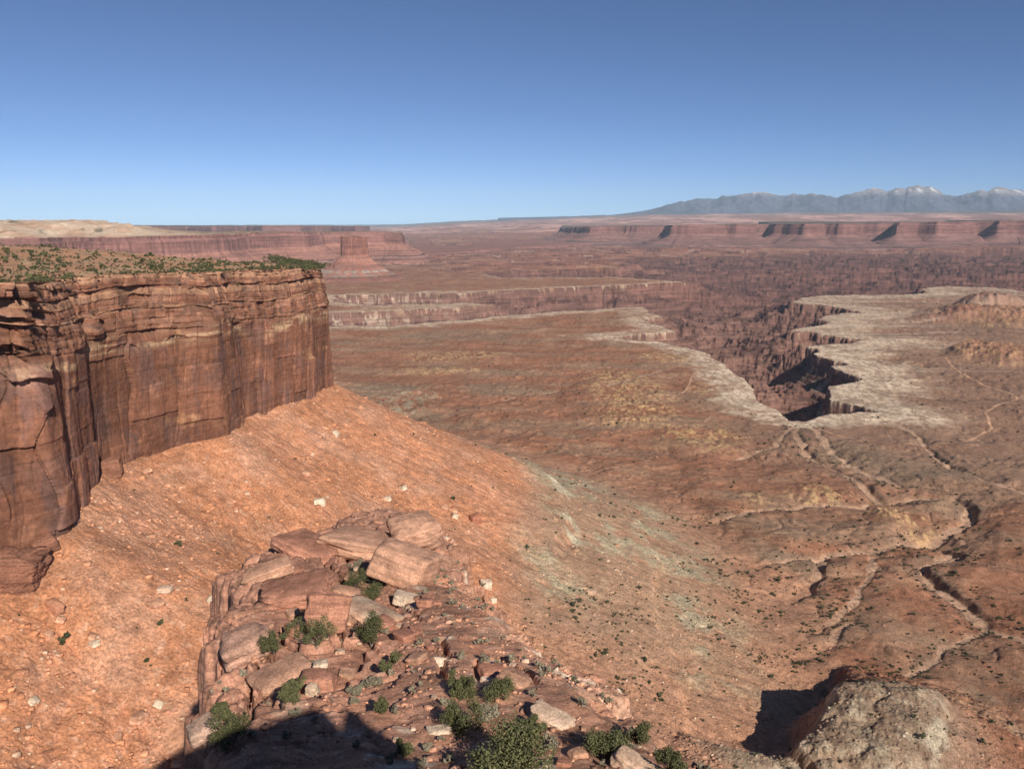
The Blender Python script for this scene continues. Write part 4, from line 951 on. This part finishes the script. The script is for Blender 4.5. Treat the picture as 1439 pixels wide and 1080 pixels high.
bush(523, 910, 46, 1.2, 104, "tall dark green juniper with a spire on the middle of the shelf", tall=True, n=14, dens=1.6)
bush(387, 921, 40, 0.85, 105, "dome-shaped green juniper behind the large tan slab, left of the bare branches")
bush(449, 903, 40, 0.85, 106, "juniper in front of the upright leaning slab")
bush(418, 893, 26, 0.9, 107, "small thin juniper with bare grey boughs beside the black gap", dens=0.55)
bush(408, 984, 32, 0.9, 108, "green juniper against the red boulder near the big shadow", n=10)
bush(420, 966, 22, 0.8, 109, "small juniper squeezed behind the red boulder near the big shadow", n=6)
bush(541, 944, 20, 0.95, 110, "left bush of a small green pair on open red rock", n=6)
bush(556, 932, 19, 0.95, 111, "right bush of a small green pair on open red rock", n=6)
bush(648, 974, 42, 0.82, 112, "round bright green juniper at the middle of the shelf's right side", n=12, dens=1.4)
bush(702, 978, 44, 0.55, 113, "low dark juniper right of the round bright one", n=12)
bush(650, 1026, 54, 0.66, 114, "wide juniper behind the flat whitish rock", n=13, dens=1.4)
bush(718, 1092, 96, 0.72, 115, "largest juniper, at the bottom edge of the picture", n=15, dens=2.0)
bush(855, 1063, 52, 0.68, 116, "dense juniper at the lower right of the shelf near the slickrock lip", n=13, dens=1.6)
bush(894, 1048, 34, 0.95, 117, "upright juniper on the shelf's edge before the dark hollow", n=9)
bush(938, 1086, 44, 0.8, 118, "pale green juniper beyond the slickrock lip in the bottom right", n=10)
bush(317, 1012, 28, 1.0, 119, "upper of two olive bushes at the left edge above the big shadow", n=8)
bush(326, 1042, 46, 0.7, 120, "lower of two olive bushes at the left edge, half in the big shadow", n=11)
bush(752, 1030, 26, 0.8, 121, "small juniper growing at the end of the fallen dead wood", n=7)
bush(536, 1000, 24, 0.6, 122, "small yellow-green shrub above the big shadow's right end", "shrub", "shrub", n=7, wood=False)
bush(572, 1062, 26, 0.9, 123, "bush on the right rim of the big shadow at the bottom", n=8)
for k, (px, py, wp, lab) in enumerate([(523, 966, 26, "round grey sagebrush right of a smaller one on open red rock"), (498, 975, 19, "small grey sagebrush left of a rounder one on open red rock"), (455, 780, 16, "blue-grey shrub on the wide tan slab's left"), (506, 797, 18, "blue-grey shrub in the gap left of the big angular block"),
        (413, 853, 15, "blue-grey shrub on the dark red ledge"), (687, 1008, 30, "grey-green shrub right of the wide juniper"), (628, 990, 16, "little grey shrub above the wide juniper"), (600, 1052, 13, "little grey shrub alone on the sand near the bottom"), (772, 1050, 22, "grey shrub right of the largest juniper"), (556, 1000, 14, "grey tuft right of the small yellow-green shrub"),
        (835, 1058, 20, "grey shrub just left of the dense juniper at the lower right"), (648, 925, 14, "grey tuft by the crack behind the round bright juniper"), (680, 928, 14, "grey tuft on the shelf's right edge behind the low dark juniper")]):
    bush(px, py, wp, 0.6, 150 + k, lab, "sagebrush", "shrub", M_SAGE, n=6, dens=0.5, wood=False, leaf=0.05)
# fallen dead juniper and bare boughs
def dead(px, py, wpx, seed, label, up=0.4, n=9, name="dead_juniper"):
    p = hit_shelf(px, py); D = np.linalg.norm(p); L = wpx * D / F
    r = np.random.RandomState(seed)
    B = [(-L * r.uniform(0.2, 0.9), r.uniform(-.3, .3) * L, L * r.uniform(0.05, up), L * 0.25) for _ in range(n)]
    V, Fc = tube_tree(seed, B, L * 0.03); o = obj(name, mesh_np(name, V, Fc, None, True, M_WOOD)); o.location = p + np.array([0, 0, 0.1])
    tag(o, label, "dead tree")
dead(750, 1028, 50, 5, "fallen dead juniper with bare grey boughs behind the largest bush")
dead(446, 912, 36, 6, "tangle of bare grey boughs between two junipers on the left", 0.5)
dead(470, 990, 14, 7, "thin leafless snag standing just above the big shadow", 1.6, 4)

# small plants of the valley: one shape per kind, copied
def small_shrub(name, seed, mat, n=110, leaf=0.24):
    B = crown_blobs(seed, 5, 1.0, 0.75)
    V, Fc, c = sprays(seed, B, n, leaf * 0.5); return V, Fc, c
rng = np.random.RandomState(7)
SHR = [small_shrub("shrub", 300 + k, M_SCRUB) for k in range(5)]
SHM = [mesh_np("desert_shrub", *s, False, M_SCRUB) for s in SHR]
jj = (np.abs(np.degrees(az)) < 38)
cand = []
def pick(n, ok):
    """random points of the land, spread evenly over the view"""
    i = rng.randint(6, len(rr) - 340, n * 4); j = rng.randint(0, NC, n * 4)
    k = ok(i, j); i, j = i[k][:n], j[k][:n]
    x, y = GX[i, j], GY[i, j]
    x = x + rng.randn(len(x)) * 0.0004 * rr[i]; y = y + rng.randn(len(x)) * 0.001 * rr[i]
    return np.stack([x, y, gz(x, y)], -1), i, j
veg_n = fbm(GX / 60, GY / 60, 4, 1001)
def in_gorge(i, j): return GZ[i, j] < -418
def ok_veg(i, j):
    w_ = GW[i, j]; near_w = (w_ > 0.8) & (w_ < 4.5)
    dens = np.where(near_w, 0.85 * (veg_n[i, j] > -0.25), 0.05 + 0.16 * (veg_n[i, j] > 0.15)); dens = np.where(GZ[i, j] > -388, 0.4 * dens, dens); dens = np.where(GZ[i, j] > -300, 0.006, dens)
    return (rng.rand(len(i)) < dens) & ~in_gorge(i, j) & (rr[i] < 2600) & (rr[i] > 380)
Pv, iv, jv = pick(22000, ok_veg)
size = np.clip(rng.lognormal(0.6, 0.5, len(Pv)), 0.8, 5.5)
appar = size / np.linalg.norm(Pv, axis=1) * (np.abs(Pv[:, 0] / (Pv[:, 1] + 1)) < 0.72) * (rr[iv] > 450)
order = np.argsort(-appar)
VALLEY_SHRUBS = 280
for k in order[:VALLEY_SHRUBS]:
    o = obj("desert_shrub", SHM[k % 5]); o.location = Pv[k]; s_ = size[k]; o.scale = (s_, s_, s_); o.rotation_euler = (0, 0, rng.rand() * 6.28)
    tag(o, "small dark shrub dotting the red valley floor below the cliffs", "shrub", "shrubs dotting the valley floor")
def batch(name, protos, P, sc, mat, kind="stuff", tilt=0.0, tone=None):
    Vs, Fs, Cs = [], [], []; n = 0
    for k in range(len(P)):
        V, Fc, c = protos[k % len(protos)]
        a = rng.rand() * 6.28; ca, sa = math.cos(a), math.sin(a)
        W = np.stack([V[:, 0] * ca - V[:, 1] * sa, V[:, 0] * sa + V[:, 1] * ca, V[:, 2]], -1) * sc[k] + P[k]
        Vs.append(W); Fs.append(Fc + n); n += len(V)
        Cs.append(c if tone is None else c * 0 + tone[k])
    me = mesh_np(name, np.concatenate(Vs), np.concatenate(Fs), np.concatenate(Cs), False, mat)
    return tag(obj(name, me), kind=kind)
lowv = [small_shrub("s", 330 + k, None, 36, 0.42) for k in range(6)]
batch("desert_scrub", lowv, Pv[order[VALLEY_SHRUBS:]], size[order[VALLEY_SHRUBS:]], M_SCRUB)
# plateau woodland on the near cliff's top
nq, nw_ = PLAT.shape[:2]
i = rng.randint(0, nq, 4000); j = rng.randint(0, nw_ - 3, 4000)
pp = PLAT[i, j] + np.c_[rng.randn(4000) * 5, rng.randn(4000) * 6, np.zeros(4000)]; pxp = CX + F * pp[:, 0] / (pp[:, 1] * cP - pp[:, 2] * sP)
keep = (pp[:, 1] > 300) & (pxp > -20) & (rng.rand(len(pp)) < 0.9) & (fbm(pp[:, 0] / 25, pp[:, 1] / 25, 3, 77) > -0.25)
pp = pp[keep][:290]
PJ = []
for k in range(4):
    V, Fc, c = sprays(360 + k, crown_blobs(360 + k, 7, 1.0, 0.8), 260, 0.10); PJ.append(mesh_np("plateau_juniper", V, Fc, c, False, M_JUN))
for k, p in enumerate(pp):
    o = obj("plateau_juniper", PJ[k % 4]); s_ = rng.uniform(2.8, 6.0); o.location = p - np.array([0, 0, 0.1]); o.scale = (s_, s_, s_ * rng.uniform(0.7, 1.0)); o.rotation_euler = (0, 0, rng.rand() * 6.28)
    tag(o, "dark green juniper in the scrub on top of the near cliff", "juniper", "junipers on the cliff top")
i = rng.randint(0, nq, 9000); j = rng.randint(0, nw_ - 3, 9000)
ps = PLAT[i, j] + np.c_[rng.randn(9000) * 6, rng.randn(9000) * 6, np.zeros(9000)]; ps = ps[(ps[:, 1] > 300) & (fbm(ps[:, 0] / 25, ps[:, 1] / 25, 3, 78) > -0.2)][:4200]
batch("plateau_scrub", lowv, ps, rng.uniform(0.8, 2.2, len(ps)), M_SCRUB)
# three bushes clinging to the cliff
fpx = CX + F * FACE[..., 0] / (FACE[..., 1] * cP - FACE[..., 2] * sP); fpy = CY - F * (FACE[..., 2] * cP + FACE[..., 1] * sP) / (FACE[..., 1] * cP - FACE[..., 2] * sP)
for (px, py, s_, lab) in [(333, 402, 4.6, "round dark juniper growing on a ledge high on the cliff"), (325, 436, 4.0, "green bush on the cliff ledge below the round dark juniper"), (38, 449, 2.6, "small green bush on the broken ledges at the far left of the cliff")]:
    k = np.unravel_index(np.argmin((fpx - px) ** 2 + (fpy - py) ** 2), fpx.shape); p = FACE[k]
    d = p / np.linalg.norm(p)
    o = obj("cliff_juniper", PJ[0]); o.location = p - d * 0.5; o.scale = (s_, s_, s_); tag(o, lab, "juniper")
# ------------------------------------------------------------------ fallen blocks on the slopes
def stone_proto(seed, sub=2):
    me = rock_mesh(seed, 1, 0.8, 0.65, cuts=9, rough=0.08, sub=sub)
    V = np.empty(len(me.vertices) * 3, np.float32); me.vertices.foreach_get("co", V); Fc = np.array([p.vertices[:] for p in me.polygons]); bpy.data.meshes.remove(me)
    return V.reshape(-1, 3), Fc, np.ones((len(V) // 3, 3), np.float32)
ST1 = [stone_proto(400 + k, 1) for k in range(8)]
def ok_talus(i, j): return (rr[i] < 1150) & (rr[i] > 215) & (GZ[i, j] > -385) & (rng.rand(len(i)) < 0.2 + 1.0 * (fbm(GX[i, j] / 40, GY[i, j] / 60, 3, 1011) > 0.12))
Pt, it, jt = pick(19000, ok_talus)
st = np.clip(rng.lognormal(0.05, 0.7, len(Pt)), 0.35, 8)
tone = GC[it, jt] * (0.85 + 0.5 * rng.rand(len(Pt)))[:, None]; lt = rng.rand(len(Pt)) < 0.12; tone[lt] = tone[lt] * 0.4 + np.array((0.6, 0.47, 0.34)) * 0.6
st = np.where(Pt[:, 0] / Pt[:, 1] > 0.15, np.minimum(st, 2.2), st)
ap = st / np.linalg.norm(Pt, axis=1) * (np.abs(Pt[:, 0] / (Pt[:, 1] + 1)) < 0.72); od = np.argsort(-ap)
TB = [rock_mesh(420 + k, 1, 0.8, 0.65, cuts=10, rough=0.07, sub=3, col=(0.5, 0.27, 0.17) if k % 3 else (0.6, 0.46, 0.33), name="talus_boulder") for k in range(6)]
TALUS_BOULDERS = 160
for k in od[:TALUS_BOULDERS]:
    o = obj("talus_boulder", TB[k % 6]); s_ = st[k]; o.location = Pt[k] + np.array([0, 0, 0.1 * s_]); o.scale = (s_, s_, s_); o.rotation_euler = (rng.rand() * .6, rng.rand() * .6, rng.rand() * 6.28)
    tag(o, "fallen rock lying on the orange slope under the near cliff", "boulder", "fallen rocks on the slopes")
batch("talus_rubble", ST1, Pt[od[TALUS_BOULDERS:]], st[od[TALUS_BOULDERS:]], M_OUT, tone=tone[od[TALUS_BOULDERS:]])
yl = (GC[..., 0] > 0.42) & (GC[..., 2] < 0.24)
def ok_rub(i, j): return (rr[i] > 700) & (rr[i] < 2600) & (GZ[i, j] > -412) & (GZ[i, j] < -380) & yl[i, j]
Pr, ir, jr = pick(2600, ok_rub)
if len(Pr):
    sr = np.clip(rng.lognormal(0.7, 0.5, len(Pr)), 0.8, 7)
    batch("valley_rubble", ST1, Pr, sr, M_OUT, tone=GC[ir, jr] * (0.8 + 0.5 * rng.rand(len(Pr)))[:, None])
def ok_rub2(i, j): return (rr[i] > 420) & (rr[i] < 1500) & (GZ[i, j] > -412) & (rng.rand(len(i)) < 0.1 + 0.5 * (veg_n[i, j] < -0.1))
Pr, ir, jr = pick(9000, ok_rub2)
sr = np.clip(rng.lognormal(0.2, 0.5, len(Pr)), 0.4, 5)
batch("valley_stones", ST1, Pr, sr, M_OUT, tone=GC[ir, jr] * (0.8 + 0.55 * rng.rand(len(Pr)))[:, None])

gx_ = rng.uniform(-24, 34, 16000); gy_ = rng.uniform(22, 105, 16000); gzz = sz(gx_, gy_)
k_ = (gzz > shelf_plane(gx_, gy_) - 2.2) & (rng.rand(16000) < 0.25 + (fbm(gx_ / 5, gy_ / 5, 3, 1021) > 0.05))
Pg = np.stack([gx_, gy_, gzz], -1)[k_]; sg = np.clip(rng.lognormal(-2.0, 0.6, len(Pg)), 0.05, 0.6)
ii = np.clip((Pg[:, 0] - xs[0]) / 0.15, 0, len(xs) - 1).astype(int); ij = np.clip(np.interp(Pg[:, 1], ys, np.arange(len(ys))), 0, len(ys) - 1).astype(int)
batch("gravel", ST1, Pg, sg, M_OUT, tone=SC[ii, ij] * (0.75 + 0.7 * rng.rand(len(Pg)))[:, None])
kg = rng.rand(len(Pg)) < 0.06
batch("dry_grass", lowv, Pg[kg], rng.uniform(0.25, 0.7, kg.sum()), M_SAGE)
# ------------------------------------------------------------------ the air
def haze():
    bm = bmesh.new(); bmesh.ops.create_cube(bm, size=1)
    me = bpy.data.meshes.new("haze"); bm.to_mesh(me); bm.free()
    o = obj("haze", me); x0, x1, y0, y1, z0, z1 = -56000, 56000, -1500, 59000, -1100, 1900
    o.location = ((x0 + x1) / 2, (y0 + y1) / 2, (z0 + z1) / 2); o.scale = (x1 - x0, y1 - y0, z1 - z0)
    m = bpy.data.materials.new("haze_air"); m.use_nodes = True; N = m.node_tree.nodes
    N.remove(N["Principled BSDF"]); v = N.new("ShaderNodeVolumePrincipled")
    v.inputs["Color"].default_value = (0.64, 0.82, 1.0, 1); v.inputs["Density"].default_value = HAZE_DENSITY; v.inputs["Anisotropy"].default_value = -0.26
    m.node_tree.links.new(v.outputs[0], N["Material Output"].inputs["Volume"])
    me.materials.append(m); tag(o, kind="stuff")
haze()
print("done", time.time() - T0)
